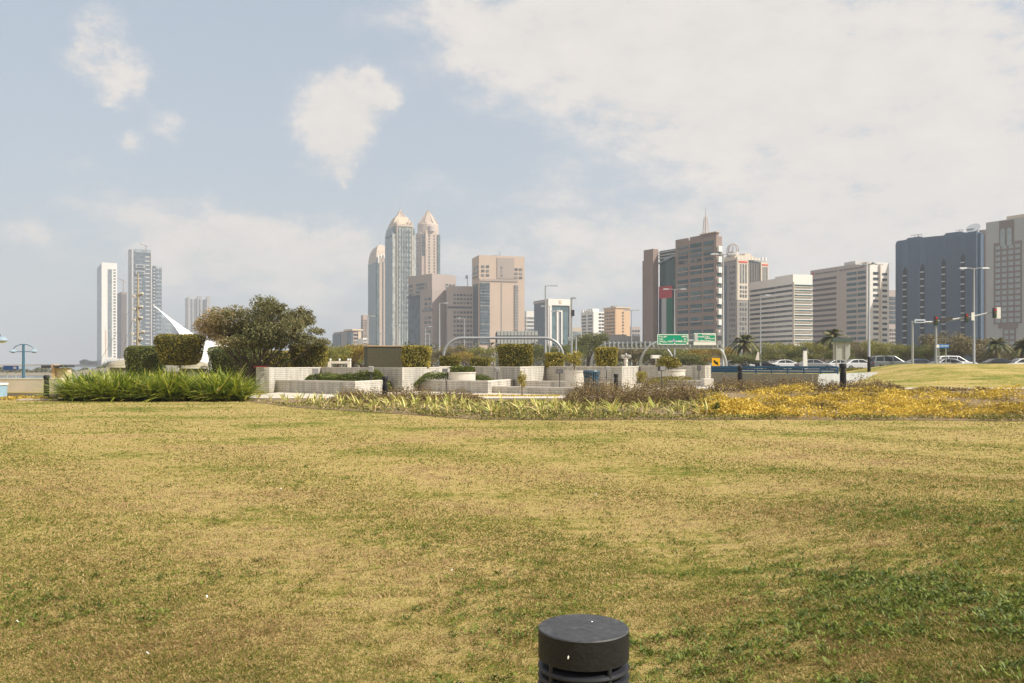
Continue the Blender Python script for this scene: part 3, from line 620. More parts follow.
hedge('rounded block hedge standing on the left end of the tiled back wall', 291, 328, 344.5, 369, 55, HED, .85, 8500)
hedge('yellowish block hedge against the right side of the dark stone block', 402, 431, 346, 368.5, 52.2, HEDY, .88, 6500)
hedge('small green hedge left of the grey gantry foot beside a tall lamp post', 440, 460, 356, 368, 57, HED, .95, 3500)
hedge('low flat dark shrub trimmed on the round planter left of the big square hedge', 448, 475, 366.5, 373, 48.6, HEDD, .95, 3200, group=None, p=3)
hedge('big square green hedge in the middle under the grey arched gantry', 498, 533, 344.5, 368, 56, HED, .9, 9000)
hedge('small yellow green hedge left of the slender sapling', 545, 564, 353, 368, 57, HEDY, .95, 4200)
hedge('small yellow green hedge inside the left foot of the ribbed gantry', 595, 617.5, 347.5, 366.5, 57, HEDY, .85, 5000)
hedge('pair of small low hedges behind the wall right of the lamp post left of centre', 470, 490, 358, 368, 60, HED, .9, 2600)
# low dark ground shrubs on the planters
def shrubmass(label, pa, pb, ybase, ytop, d0, d1, n, m=HEDD, size=.045):
    cx_ = (X(pa, d0) + X(pb, d0)) / 2; w = (X(pb, d0) - X(pa, d0)) / 2; zb = Z(ybase, d0) - .35; hh = (ybase - ytop) / F * (d0 + d1) / 2 + .35
    y = rng.uniform(d0, d1, n); u = rng.uniform(-1, 1, n); x = cx_ + u * w; e = (1 - np.abs(u) ** 6) * (.55 + .6 * nz(x, y, .8, 51)) * (.85 + .3 * nz(x, y, 3.1, 52)); z = zb + hh * np.minimum(e, 1.08) * rng.random(n) ** .35
    V, Fc = leaves(np.stack([x, y, z], 1), size, .5); return tag(npmesh('low_shrubs', V, Fc, m, np.clip(rng.normal(.5, .25, n) + .25 * (nz(x, y, 2, 53) - .5), 0, 1)), label, 'shrubs', kind='stuff')
shrubmass('low spreading green shrubs on top of the left tiled planter', 297, 391, 382, 370.5, 46.9, 47.9, 15000, HEDD)
shrubmass('low dome of dark green shrubs on the planter below the small round planter', 412, 500, 381, 371, 49, 50.5, 9000, HEDD)
shrubmass('thin strip of green grass growing in the planter beside the blue rail', 648, 702, 380, 377, 45.2, 47, 3000, HED)
shrubmass('long low brownish hedge beside the road left of the green mound', 838, 894, 376, 368.5, 68, 70, 9000, HED, .06)
# ------------------------------------------------------------------ saplings and loose shrubs
def bush(label, px, d, w_, y0, y1, n, m, size=.05, name='shrub', cat='shrub', group=None, open_=.0, base=None):
    x = X(px, d); w = w_ / F * d / 2; zt2 = Z(y0, d); zb = Z(y1, d); z0 = Hs(x, d) if base is None else base; t = thing(name, label, cat, (x, d, z0), 0, group)
    h = (zt2 - zb) / 2; cz = (zt2 + zb) / 2 - z0; bl = [(0, 0, cz, w * .8, w * .7, h * .85)] + [(random.uniform(-.6, .6) * w, random.uniform(-.4, .4) * w, cz + random.uniform(-.5, .55) * h, w * .42, w * .4, h * .42) for _ in range(9)]
    C, idx = blobpts(bl, n, .15, 1.1); V, Fc = leaves(C, size, .5); npmesh('foliage', V, Fc, m, np.clip(rng.normal(.5, .25, n) + .1 * np.sin(idx * 2.1), 0, 1), t)
    m_ = MB(); m_.tube([(0, 0, -.1), (.02, .0, cz - h * .4), (0, 0, cz + h * .3)], [.045, .03, .01], 6)
    for k in range(7):
        a = k * .9; m_.tube([(0, 0, max(0, cz - h * .6)), (math.cos(a) * w * .5, math.sin(a) * w * .4, cz + h * random.uniform(-.2, .6))], [.02, .006], 5)
    m_.build('stem', barkm, t); return t
bush('slender sapling with yellow green leaves beside the tall camera pole', 574, 47, 22, 349, 368, 1500, HEDY, .05, 'sapling', 'sapling')
bush('small round brownish shrub growing from the round planter beside the ribbed gantry', 668, 47.2, 30, 354.5, 371, 3800, HED, .045)
bush('little yellow flowering sapling in front of the lowest plaza step', 522, 42, 12, 369, 391, 700, HEDY, .045, 'sapling', 'sapling')
bush('small yellow leaved shrub before the grey wall right of the second bollard', 642, 43.8, 15, 370, 384, 700, HEDY, .04)
bush('thin dark green upright weed poking out of the yellow flowering heap', 716, 26, 9, 399, 418, 500, HEDD, .03, base=Hs(X(716, 26), 26))
# ------------------------------------------------------------------ the wide spreading tree on the left
TR1 = leaf_mat('wide_tree_leaf', [(0, (.06, .07, .03)), (.4, (.17, .17, .06)), (.7, (.31, .24, .12)), (1, (.48, .34, .2))], .7, .2)
def wide_tree():
    d = 53.0; x0 = X(245, d); z0 = Hs(x0, d); t = thing('spreading_tree', 'wide spreading tree with a flat grey green crown, brownish to the left', 'tree', (x0, d, z0))
    def L(px, py, dy=0): return (X(px, d) - x0, dy, Z(py, d) - z0)
    cl = [(215, 327, 15, 9), (207, 322, 8, 6), (228, 318, 15, 8), (222, 332, 13, 7), (243, 316, 15, 9), (240, 330, 18, 8), (258, 312, 15, 11), (270, 306, 12, 8), (262, 326, 16, 11), (280, 322, 14, 11), (292, 318, 12, 9), (298, 328, 13, 9), (306, 320, 8, 6), (313, 331, 6, 4), (300, 340, 16, 6), (278, 338, 18, 8), (252, 340, 16, 6), (270, 345, 20, 5), (230, 340, 10, 4), (318, 342, 9, 4), (285, 309, 8, 5), (303, 311, 5, 4), (240, 343, 13, 6), (226, 338, 9, 6), (250, 333, 20, 8), (270, 332, 18, 9), (213, 336, 7, 5), (205, 330, 5, 4)]
    bl = []
    for px, py, rx, ry in cl:
        for k in range(2):
            c = L(px + random.uniform(-2, 2), py + random.uniform(-1, 1), random.uniform(-1.9, 1.9)); bl.append((*c, rx / F * d, rx / F * d * .9, ry / F * d))
    n = 60000; C, idx = blobpts(bl, n, .1, 1.2); frag = vnoise(C[:, 0] * 1 + 40, C[:, 2] + C[:, 1] * .7 + 40, 2.1, 61) * .5 + vnoise(C[:, 0] + 40, C[:, 2] - C[:, 1] + 40, 5.0, 62) * .5
    keep = frag > .34; C = C[keep]; idx = idx[keep]; V, Fc = leaves(C, .068, .5); br_ = (1 - sst(C[:, 0], -2.0, .3)) * .42
    npmesh('crown', V, Fc, TR1, np.clip(rng.normal(.36, .17, len(C)) + br_ + .08 * np.sin(idx * 3.3), 0, 1), t)
    m_ = MB(); hub = [(x, y) for x, y in ((-.25, 0), (.0, .15), (.2, -.1), (.45, .1), (.75, 0))]
    for i, (px, py, rx, ry) in enumerate(cl):
        b_ = hub[i % 5]; e = L(px, py, random.uniform(-1.2, 1.2)); s = Vector((b_[0] * 1.4 + .5, b_[1], -.2)); mid = Vector((b_[0] * 1.1 + .3 + (e[0]) * .12, b_[1] + e[1] * .2, 1.0)); m2 = mid.lerp(Vector(e), .55) + Vector((0, 0, -.1))
        m_.tube([s, mid, m2, e], [.10, .06, .03, .008], 7)
        for k in range(3):
            q = m2.lerp(Vector(e), random.random()); m_.tube([q, q + Vector((random.uniform(-.7, .7), random.uniform(-.5, .5), random.uniform(-.1, .6)))], [.025, .006], 5)
    m_.build('trunk', mat('wide_tree_bark', (.11, .085, .065), .95, .3, 5, bump=.6), t, True)
wide_tree()
# ------------------------------------------------------------------ belt of street trees
TRK = {'dark': leaf_mat('dark_street_leaf', [(0, (.06, .07, .02)), (.5, (.14, .155, .04)), (1, (.28, .26, .08))], .7, .2), 'olive': leaf_mat('olive_street_leaf', [(0, (.09, .1, .02)), (.5, (.22, .22, .05)), (1, (.42, .36, .1))], .7, .2),
       'brown': leaf_mat('brown_street_leaf', [(0, (.08, .07, .035)), (.5, (.19, .16, .08)), (1, (.33, .27, .12))], .75, .15), 'orange': leaf_mat('turning_street_leaf', [(0, (.1, .08, .02)), (.5, (.3, .23, .045)), (1, (.58, .38, .06))], .7, .2)}
PROT = {}
def tree_proto(kind, k):
    key = (kind, k)
    if key in PROT: return PROT[key]
    bl = [(0, 0, .62, .42, .4, .3)] + [(math.cos(a) * random.uniform(.2, .62), math.sin(a) * random.uniform(.2, .55), random.uniform(.38, .84), random.uniform(.16, .28), random.uniform(.16, .28), random.uniform(.1, .17)) for a in np.linspace(0, 6.2, 15)]
    n = 7000; C, idx = blobpts(bl, n, .2, 1.12); V, Fc = leaves(C, .02, .55); t = bpy.data.objects.new('street_tree', None); COL.objects.link(t)
    npmesh('crown', V, Fc, TRK[kind], np.clip(rng.normal(.5, .22, n) + .12 * np.sin(idx * 2.7), 0, 1), t)
    m_ = MB()
    for i, b in enumerate(bl[:8]):
        m_.tube([(random.uniform(-.03, .03), 0, -.05), (b[0] * .25, b[1] * .25, .3), (b[0], b[1], b[2])], [.028, .02, .005], 6)
    m_.build('trunk', barkm, t); PROT[key] = t; t['first'] = 1; return t
def street_tree(label, px, d, w_, ytop, kind='dark', group='trees along the road', k=0, base=None):
    p = tree_proto(kind, k)
    if 'first' in p.keys(): o = p; del p['first']
    else: o = copy_tree(p)
    x = X(px, d); z0 = Hs(x, d) if base is None else base; o.location = (x, d, z0); w = w_ / F * d / 2 / .72; h = (Z(ytop, d) - z0) / .95; o.scale = (w, w, h); o.rotation_euler = (0, 0, random.uniform(0, 6.2))
    return tag(o, label, 'tree', group)
TL = [(352, 95, 42, 343, 'orange', 'golden green bushy tree left of the dark stone block'), (338, 90, 30, 344, 'olive', 'olive bushy tree behind the small white gate frame'), (318, 92, 26, 346, 'olive', 'olive tree peeping out to the right of the wide tree'), (362, 100, 26, 350, 'olive', 'low bushy tree between the white gate frame and the dark block'),
      (452, 150, 40, 345, 'brown', 'brownish low tree behind the left foot of the plain arched gantry'), (432, 160, 24, 349, 'brown', 'small dusty tree just right of the yellowish hedge'), (480, 150, 36, 346, 'olive', 'dusty olive tree before the tan twin slab tower'), (545, 150, 34, 343, 'dark', 'dark tree right of the big square hedge'), (466, 140, 24, 351, 'orange', 'low yellowish tree beside the slim lamp post left of the tan tower'),
      (588, 160, 44, 331.5, 'dark', 'tall dark green tree in front of the white striped block'), (574, 155, 26, 343, 'dark', 'dark tree behind the sapling and the camera pole'), (562, 150, 24, 346, 'dark', 'dark green tree behind the white framed glass block'), (610, 150, 34, 347, 'brown', 'brown tree below the ribbed gantry beam'), (634, 150, 34, 346, 'brown', 'brownish tree between the two ribbed gantry legs'), (526, 150, 22, 350, 'dark', 'small dark tree at the right edge of the big square hedge'),
      (655, 150, 34, 347, 'dark', 'dark tree behind the small white direction sign'), (680, 140, 36, 347, 'olive', 'olive tree under the left green road sign'), (703, 135, 34, 346, 'orange', 'orange tinged tree under the right green road sign'), (727, 140, 26, 346, 'orange', 'yellowish tree behind the right foot of the sign gantry'), (764, 145, 30, 345, 'dark', 'dark tree in front of the left half of the banded white block'), (690, 120, 40, 354, 'dark', 'low dark tree mass just left of the yellow arrow sign'),
      (782, 140, 40, 341, 'olive', 'olive tree in front of the banded white block'), (806, 145, 36, 340, 'olive', 'green tree below the right corner of the banded white block'), (798, 130, 34, 347, 'dark', 'darker low tree behind the white ticket post'), (822, 140, 30, 341, 'olive', 'tree left of the palm and the back of the road board'), (850, 145, 34, 340, 'brown', 'brownish tree right of the back of the road board'), (872, 145, 38, 338.5, 'olive', 'olive tree behind the tall lamp post left of the mound'),
      (893, 140, 34, 341, 'olive', 'green tree at the left foot of the blue hotel block'), (915, 138, 36, 343, 'dark', 'dark green tree behind the traffic signal posts'), (950, 132, 62, 330.5, 'brown', 'big broad brown crowned tree in front of the blue hotel block'), (972, 134, 40, 337, 'brown', 'brown tree behind the tall twin headed lamp post'), (934, 130, 30, 342, 'dark', 'dark tree behind the blue direction sign'), (1012, 140, 40, 346, 'brown', 'low brown tree behind the parked black car at the right edge'),
      (838, 126, 30, 347, 'dark', 'low dark tree just behind the back of the road board'), (745, 120, 36, 352, 'dark', 'low dark bush like tree below the left palm'), (1040, 150, 50, 336, 'dark', 'dark tree at the extreme right edge'), (990, 128, 26, 350, 'brown', 'low scrubby tree left of the right hand palm')]
for i, (px, d, w_, yt, kd, lab) in enumerate(TL): street_tree(lab, px, d, w_ * 1.15, yt, kd, k=i % 3)
# palms
FR = leaf_mat('palm_frond', [(0, (.05, .06, .02)), (.5, (.12, .13, .04)), (1, (.26, .23, .09))], .6, .15)
def palm():
    t = thing('date_palm', 'x', 'palm', (0, 0, 0), 0, 'date palms along the road'); V = []; Fc = []; rn = []
    for i in range(46):
        a = random.uniform(0, 6.28); el = random.uniform(-.5, 1.35); l = random.uniform(.75, 1.0) * 3.0; P = []
        for k in range(9):
            s = k / 8; r = l * s * math.cos(el) * (1 - .1 * s); z = l * (s * math.sin(el) - .55 * s * s); P.append(Vector((math.cos(a) * r, math.sin(a) * r, 4 + z)))
        tn = Vector((-math.sin(a), math.cos(a), 0)); r0 = random.random()
        for k in range(8):
            for sd in (-1, 1):
                for q in range(2):
                    b = P[k].lerp(P[k + 1], q * .5); ax = (P[k + 1] - P[k]).normalized(); wl = .42 * (1 - abs(k / 8 - .4) * .9); e = b + tn * sd * wl + ax * wl * .7 + Vector((0, 0, -.12)); n0 = len(V)
                    V += [b, b + ax * .26, e, b - ax * .05]; Fc.append((n0, n0 + 1, n0 + 2, n0 + 3)); rn.append(min(1, max(0, r0 + random.uniform(-.2, .2) - (el < 0) * .0)))
    npmesh('fronds', np.array([tuple(v) for v in V]), np.array(Fc), FR, rn, t)
    m_ = MB(); m_.tube([(0, 0, -.3), (.05, 0, 1.5), (0, 0, 4.1)], [.26, .2, .23], 10); m_.build('trunk', mat('palm_bark', (.16, .12, .085), .95, .3, 10, bump=.8), t); return t
p0 = None
for px, d, yt, lab in [(744, 132, 334, 'date palm left of the banded white block beside the tall lamp post'), (833, 130, 328.5, 'tall date palm above the back of the road board'), (997, 125, 337, 'date palm behind the cars at the right, in front of the grid patterned tower'), (1022, 128, 340, 'date palm at the very right edge of the road')]:
    if p0 is None: o = p0 = palm()
    else: o = copy_tree(p0)
    x = X(px, d); z0 = Hs(x, d); o.location = (x, d, z0); s = (Z(yt, d) - z0) / 5.3; o.scale = (s, s, s); o.rotation_euler = (0, 0, random.uniform(0, 6)); o['label'] = lab
# distant scrub on the breakwater and the far shore
SCR = leaf_mat('far_scrub', [(0, (.08, .09, .06)), (1, (.2, .19, .12))], .9, 0)
def farband(label, pa, pb, d0, d1, hmin, hmax, n, size):
    px = rng.uniform(pa, pb, n); y = rng.uniform(d0, d1, n); x = (px - CX) / F * y; C = np.stack([x, y, H(x, y) + rng.random(n) * (hmin + (hmax - hmin) * nz(px * .1 + 50, 3 + 0 * px, 1.3, 71))], 1)
    V, Fc = leaves(C, size, .7); tag(npmesh('far_trees', V, Fc, SCR, rng.random(n)), label, 'trees', kind='stuff')
farband('low hazy line of trees on the far breakwater beyond the water', -140, 120, 292, 305, .3, 1.9, 9000, .3)
farband('distant hazy tree line below the far towers', 80, 400, 1330, 1380, 3, 9, 8000, 1.6)
farband('hazy dark tree mass at the foot of the office towers', 320, 720, 200, 240, 3, 6.5, 16000, .3)
# ------------------------------------------------------------------ street furniture
galv = mat('galvanised_steel', (.36, .375, .38), .45, .08, 3.0, metal=.3, spec=.5)
drk = mat('dark_fitting', (.06, .06, .065), .6, .1, 3)
def lamp(label, px, ytop, Hh, arm='R', armlen=1.6, rad=.11, d=None):
    d = d or (Hh - 1.1) * F / (HY - ytop); x = X(px, d); z0 = Hs(x, d); h = Z(ytop, d) - z0
    t = thing('street_lamp', label, 'street lamp', (x, d, z0), 0, 'street lamps of the city'); s = max(1, d / 130)
    MB().lathe([(rad * 1.4, -.1), (rad * 1.4, .35), (rad * .95, .5), (rad * .55 * s, h)], 10).build('pole', galv, t, True)
    dirs = {'R': [(1, 0)], 'L': [(-1, 0)], 'T': [(1, 0), (-1, 0)], 'X': [(1, 0), (-1, 0), (0, 1), (0, -1)]}[arm]
    for (ax, ay) in dirs:
        MB().tube([(0, 0, h - .12), (ax * armlen * .5, ay * armlen * .5, h - .02), (ax * armlen, ay * armlen, h)], .045 * s, 6).build('arm', galv, t)
        m_ = MB(); l = .45; c = (ax * (armlen + l * .6), ay * (armlen + l * .6)); w, e = (l, .17) if ax else (.17, l)
        m_.prism([(c[0] - w, c[1] - e), (c[0] + w, c[1] - e), (c[0] + w, c[1] + e), (c[0] - w, c[1] + e)], h - .09 * s, h + .06 * s, [(c[0] - w * .7, c[1] - e * .7), (c[0] + w * .7, c[1] - e * .7), (c[0] + w * .7, c[1] + e * .7), (c[0] - w * .7, c[1] + e * .7)]); m_.build('lamp_head', galv, t)
    return t
lamp('tall twin headed lamp post in front of the blue hotel block', 974, 268, 12, 'T', 1.0, .15)
lamp('very tall high mast lamp post at the right corner of the pink banded block', 869, 264, 13, 'X', 1.0, .17)
lamp('tall lamp post right of the brown tower carrying the flag', 723, 254, 12.5, 'T', .6, .16)
lamp('tall twin armed lamp post in front of the flag tower', 674.5, 289, 12, 'T', 1.0, .14)
lamp('lamp post in front of the banded white office block', 760.5, 295, 11, 'R', .8, .11)
lamp('slim lamp post in front of the peach coloured block', 631.5, 310, 11, 'T', .8, .1)
lamp('tall lamp post before the left edge of the white framed glass block', 545.5, 285.5, 12, 'R', 1.0, .16)
lamp('shorter lamp post just right of the tall one by the white framed glass block', 549.5, 306, 10, 'L', .7, .1)
lamp('lamp post in front of the pale frame of the glass block', 559, 311, 10, 'L', .7, .1)
lamp('lamp post in front of the stepped pink block', 439.5, 303, 12, 'R', .9, .15)
lamp('lamp post in front of the dark lower block beside the tan tower', 464.5, 318, 10.5, 'L', .8, .12)
lamp('leftmost of the lamp posts by the tall domed towers', 367.5, 316, 11, 'R', .9, .12)
lamp('short lamp post above the middle of the dark stone block', 379.5, 333, 10, 'R', .9, .12)
lamp('lamp post at the foot of the tallest pointed tower', 398.5, 325, 10, 'L', 1.0, .12)
lamp('left one of the two small lamp posts below the grey glass block', 425.5, 326.5, 10, 'R', .9, .12)
lamp('right one of the two small lamp posts below the grey glass block', 429.5, 333.5, 10, 'L', .7, .11)
# camera pole
d = 100; x = X(571.5, d); t = thing('camera_pole', 'plain grey pole carrying a small dark camera, right of the white framed glass block', 'pole', (x, d, Hs(x, d))); h = Z(298, d) - Hs(x, d)
MB().lathe([(.16, -.1), (.15, .4), (.12, h)], 10).build('pole', galv, t, True); MB().box(-.05, .5, -.12, .12, h - .1, h + .08).build('camera', galv, t); MB().box(-.02, .34, -.2, .2, h - 2.1, h - 1.4).build('control_box', drk, t, bevel=.03)
d = 100; x = X(576, d); t = thing('camera_pole', 'short grey pole with two small arms standing right of the camera pole', 'pole', (x, d, Hs(x, d))); h = Z(337, d) - Hs(x, d)
MB().lathe([(.14, -.1), (.1, h)], 10).build('pole', galv, t, True); MB().box(-.5, 0, -.06, .06, h - .25, h - .12).build('arm', galv, t); MB().box(-1.0, -.45, -.15, .15, h - .35, h - .02).build('camera', galv, t, bevel=.03)
# arched gantries
def arch(t, x0, x1, z0, zt, r, rad, m=galv, y=0):
    P = [(x0, y, z0)]
    for k in range(9):
        a = math.pi - k * math.pi / 16; P.append((x0 + r + r * math.cos(a), y, zt - r + r * math.sin(a)))
    for k in range(9):
        a = math.pi / 2 - k * math.pi / 16; P.append((x1 - r + r * math.cos(a), y, zt - r + r * math.sin(a)))
    P.append((x1, y, z0)); return MB().tube(P, rad, 10).build('arch_tube', m, t, True)
def gantry(label, p0, p1, yt, d, ribs=None, r=2.2, rad=.22, group=None):
    x0 = X(p0, d); x1 = X(p1, d); z0 = Hs(x0, d); t = thing('sign_gantry', label, 'gantry', (x0, d, z0), 0, group); arch(t, 0, x1 - x0, -.2, Z(yt, d) - z0, r, rad)
    if ribs:
        a, b_, n, ya, yb = ribs; xa = X(a, d) - x0; xb = X(b_, d) - x0; zz = Z(yb, d) - z0; m_ = MB(); m_.box(xa, xb, -.9, -.75, zz - .06, zz + .06); m_.box(xa, xb, .75, .9, zz - .06, zz + .06); m_.build('walkway_beam', galv, t)
        for i in range(n):
            xx = xa + (xb - xa) * (i + .5) / n; MB().box(xx - .07, xx + .07, -.95, .95, zz + .1, Z(ya, d) - z0).build('rib', galv, t)
    return t
gantry('plain grey arched gantry spanning the road in front of the tan tower', 443.5, 563, 338, 105, None, 2.3, .17)
gantry('ribbed grey arched gantry left of the green road signs', 591.5, 673, 343.5, 92, (602, 668, 15, 341.5, 348.5), 2.2, .15)
g2 = gantry('arched gantry carrying the two green road signs', 640.5, 726, 341, 84, (650, 722, 16, 344.5, 348.5), 2.4, .15)
def grn_sign(px0, px1, y0, y1, d, lines, arrows, name, parent, base, panelrows=None):
    """a real road sign: panel, border, lines of small lettering, shield and arrows"""
    ox, oy, oz = base; x0, x1 = X(px0, d) - ox, X(px1, d) - ox; z0, z1 = Z(y1, d) - oz, Z(y0, d) - oz; w, h = x1 - x0, z1 - z0; yy = -1.05
    G = mat('road_sign_green', (.0, .30, .17), .45, .04, 2); W = mat('road_sign_white', (.78, .78, .76), .5, .03, 2)
    p = MB().box(x0, x1, yy, yy + .12, z0, z1).build('sign_panel', G, parent)
    m_ = MB(); e = .07
    for (a, b_, c, d_) in ((x0 + .03, x1 - .03, z0 + .03, z0 + .03 + e), (x0 + .03, x1 - .03, z1 - .03 - e, z1 - .03), (x0 + .03, x0 + .03 + e, z0 + .1, z1 - .1), (x1 - .03 - e, x1 - .03, z0 + .1, z1 - .1)): m_.box(a, b_, yy - .012, yy - .002, c, d_)
    m_.build('border', W, p)
    for (u0, u1, v, hh, txt) in lines:
        cu = bpy.data.curves.new('lettering', 'FONT'); cu.body = txt; cu.extrude = .004; cu.size = hh * h * 1.4; cu.offset = .006
        tmp = bpy.data.objects.new('tmp', cu); dg = bpy.context.evaluated_depsgraph_get(); COL.objects.link(tmp); bpy.context.view_layer.update(); dg = bpy.context.evaluated_depsgraph_get()
        me = bpy.data.meshes.new_from_object(tmp.evaluated_get(dg)); bpy.data.objects.remove(tmp)
        co = np.zeros(len(me.vertices) * 3); me.vertices.foreach_get('co', co); co = co.reshape(-1, 3); sx = (u1 - u0) * w / max(1e-6, co[:, 0].max()); sz = hh * h / max(1e-6, co[:, 1].max())
        co2 = np.stack([x0 + u0 * w + co[:, 0] * sx, np.full(len(co), yy - .012) + co[:, 2], z0 + v * h + co[:, 1] * sz], 1); me.vertices.foreach_set('co', co2.ravel()); me.update(); me.materials.clear(); me.materials.append(W)
        o = bpy.data.objects.new('lettering', me); COL.objects.link(o); o.parent = p
    return p, (x0, x1, z0, z1, yy, w, h, W)
b_ = g2.location
# the lettering cannot be read in the photograph: strokes of script and capitals at its size
d = 83.0
p, q = grn_sign(657, 688.5, 334, 345, 83.0, [], None, 'a', g2, b_)
def strokes(p, q, spec, m=None):
    x0, x1, z0, z1, yy, w, h, W = q
    for (u0, u1, v, hh, seed) in spec:
        r = random.Random(seed); m_ = MB(); u = u0
        while u < u1:
            l = r.uniform(.012, .03); k = r.random(); a = x0 + u * w; b = x0 + min(u1, u + l) * w; c = z0 + v * h; H_ = hh * h
            m_.box(a, b, yy - .012, yy - .002, c, c + H_ * .3)
            if k > .3: m_.box(a, a + .06, yy - .013, yy - .003, c + H_ * .3, c + H_ * r.uniform(.6, 1))
            if k < .25: m_.box(a + .03, a + .1, yy - .013, yy - .003, c - H_ * .45, c - H_ * .25)
            u += l * (1 if r.random() < .75 else 1.6)
        m_.build('lettering', m or W, p)
strokes(p, q, [(.07, .29, .72, .15, 1), (.78, .95, .72, .15, 2), (.07, .19, .5, .15, 3), (.84, .93, .5, .15, 4), (.08, .5, .27, .15, 5), (.58, .93, .27, .15, 6)])
x0, x1, z0, z1, yy, w, h, W = q
MB().prism([(x0 + w * .5, yy - .015), (x0 + w * .56, yy - .015), (x0 + w * .56, yy - .004), (x0 + w * .5, yy - .004)], z0 + h * .28, z0 + h * .56).build('route_shield', mat('shield_violet', (.35, .33, .55), .5), p)
for u in (.06, .53, .92):
    m_ = MB(); c = x0 + u * w; m_.add([(c - .02, yy - .012, z0 + .06), (c + .1, yy - .012, z0 + .28), (c + .16, yy - .012, z0 + .12), (c + .05, yy - .012, z0 + .04)], [(0, 1, 2, 3)]); m_.build('arrow', W, p)
p, q = grn_sign(693.5, 716, 333, 342, 83.0, [], None, 'b', g2, b_)
strokes(p, q, [(.38, .95, .76, .14, 11), (.15, .7, .52, .14, 12), (.5, .97, .34, .14, 13), (.12, .78, .1, .14, 14)])
x0, x1, z0, z1, yy, w, h, W = q
MB().box(x0 + .05, x0 + .42, yy - .012, yy - .002, z0 + h * .1, z1 - .1).build('route_shield', mat('shield_grey', (.5, .5, .55), .5), p)
MB().box(x0, x1, yy, yy + .12, z0 - .30, z0 - .01).build('sign_panel', W, g2)
# yellow arrow sign
d = 51.5; x = X(716, d); z0 = Hs(x, d); t = thing('arrow_sign', 'square yellow sign with a black arrow pointing down to the right', 'sign', (x, d, z0))
za, zb = Z(367, d) - z0, Z(358, d) - z0; w = 8 / F * d
MB().box(-w / 2, w / 2, -.02, .02, za, zb).build('sign_panel', mat('sign_yellow', (.8, .43, .01), .5, .05), t)
m_ = MB(); c = (za + zb) / 2; s = w * .36
m_.add([(x_ * s, -.027, c + z_ * s) for x_, z_ in ((-.95, .65), (-.65, .95), (.15, .15), (.45, .45), (.85, -.95), (-.45, -.35), (-.15, -.1))], [(0, 5, 6), (0, 6, 2, 1), (6, 5, 4, 3, 2)]); m_.build('arrow', mat('sign_black', (.01, .01, .01), .5), t)
MB().tube([(0, .04, -.1), (0, .04, za + .1)], .03, 8).build('post', galv, t)
# blue guard rail
BLU = mat('blue_rail_paint', (.03, .10, .20), .45, .12, 2.0, spec=.4)
d = 46.6; xa, xb = X(711.5, d), X(838, d); zb = Z(373.5, d); PA, PB = Vector((X(711.5, 49.7), 49.7)), Vector((X(838, 44.9), 44.9)); L_ = (PB - PA).length
t = thing('guard_rail', 'blue painted steel guard rail standing on the grey concrete wall', 'guard rail', (PA.x, PA.y + .1, zb), math.atan2(PB.y - PA.y, PB.x - PA.x))
for zz, rr in ((.34, .065), (.2, .05), (.08, .05)): MB().box(0, L_, -rr * .6, rr * .6, zz - rr, zz + rr).build('rail', BLU, t, bevel=.015)
for i in range(9): MB().box(i * L_ / 8 - .03, i * L_ / 8 + .03, .04, .1, -.02, .38).build('rail_post', BLU, t)
MB().box(.02, L_ * .25, .07, .09, .02, .3).build('infill_panel', BLU, t)
# litter bin (blue, vertical slots)
BB = mat('blue_bin_paint', (.035, .085, .13), .4, .15, 5, spec=.5)
d = 42.5; x = X(591.5, d); t = thing('litter_bin', 'dark blue slatted metal litter bin on the plaza', 'litter bin', (x, d, Hs(x, d) + .03)); h = Z(371, d)
for k in range(20):
    a = 2 * math.pi * k / 20; c, s_ = math.cos(a), math.sin(a); MB().tube([(c * .34, s_ * .34, .03), (c * .34, s_ * .34, h * .7), (c * .40, s_ * .40, h * .93)], [.042, .042, .035], 5).build('slat', BB, t)
MB().lathe([(.36, 0), (.36, .08), (.3, .08)], 28).build('base_ring', BB, t, True); MB().lathe([(.38, h * .68), (.4, h * .72), (.33, h * .72)], 28).build('hoop', BB, t, True); MB().lathe([(.41, h * .92), (.43, h * .96), (.4, h), (.32, h)], 28).build('rim', BB, t, True)
MB().lathe([(.3, .04), (.3, h * .7)], 20).build('liner', drk, t, True)
o = MB().box(-.33, .33, -.25, .25, 0, .36).build('stone_block', COPE, None, bevel=.02); o.location = (X(606, 43.3), 43.3, .03); tag(o, 'small pale stone seat block between the blue bin and the black bollard', 'block')
# spot lights
def spot(label, px, py, d, w=.34, h=.22, m=None, z0=None):
    x = X(px, d); z0 = (Hs(x, d) if z0 is None else z0); zt2 = Z(py, d) - z0; t = thing('spot_light', label, 'spot light', (x, d, z0), random.uniform(-.5, .5), 'garden spot lights on the planters')
    MB().tube([(0, 0, -.05), (0, 0, zt2)], .022, 8).build('stem', drk, t); MB().box(-w / 2, w / 2, -.12, .12, zt2 - .02, zt2 + h).build('housing', m or drk, t, bevel=.03); MB().box(-w / 2 + .03, w / 2 - .03, -.135, -.118, zt2 + .01, zt2 + h - .03).build('lens', mat('lens_grey', (.2, .2, .2), .2), t); return t
gm = mat('grey_fitting', (.35, .33, .3), .6, .1, 4)
spot('pale spot light on its stem above the left planter shrubs', 315.5, 373.5, 46.4, .34, .3, gm); spot('rounded pale spot light in the left planter near its right end', 371, 371.5, 45.6, .26, .28, gm); spot('pale spot light beside the small round planter', 446, 372, 48, .4, .2, gm); spot('pale spot light at the right end of the low dark shrubs', 497, 371.5, 50, .28, .22, gm)
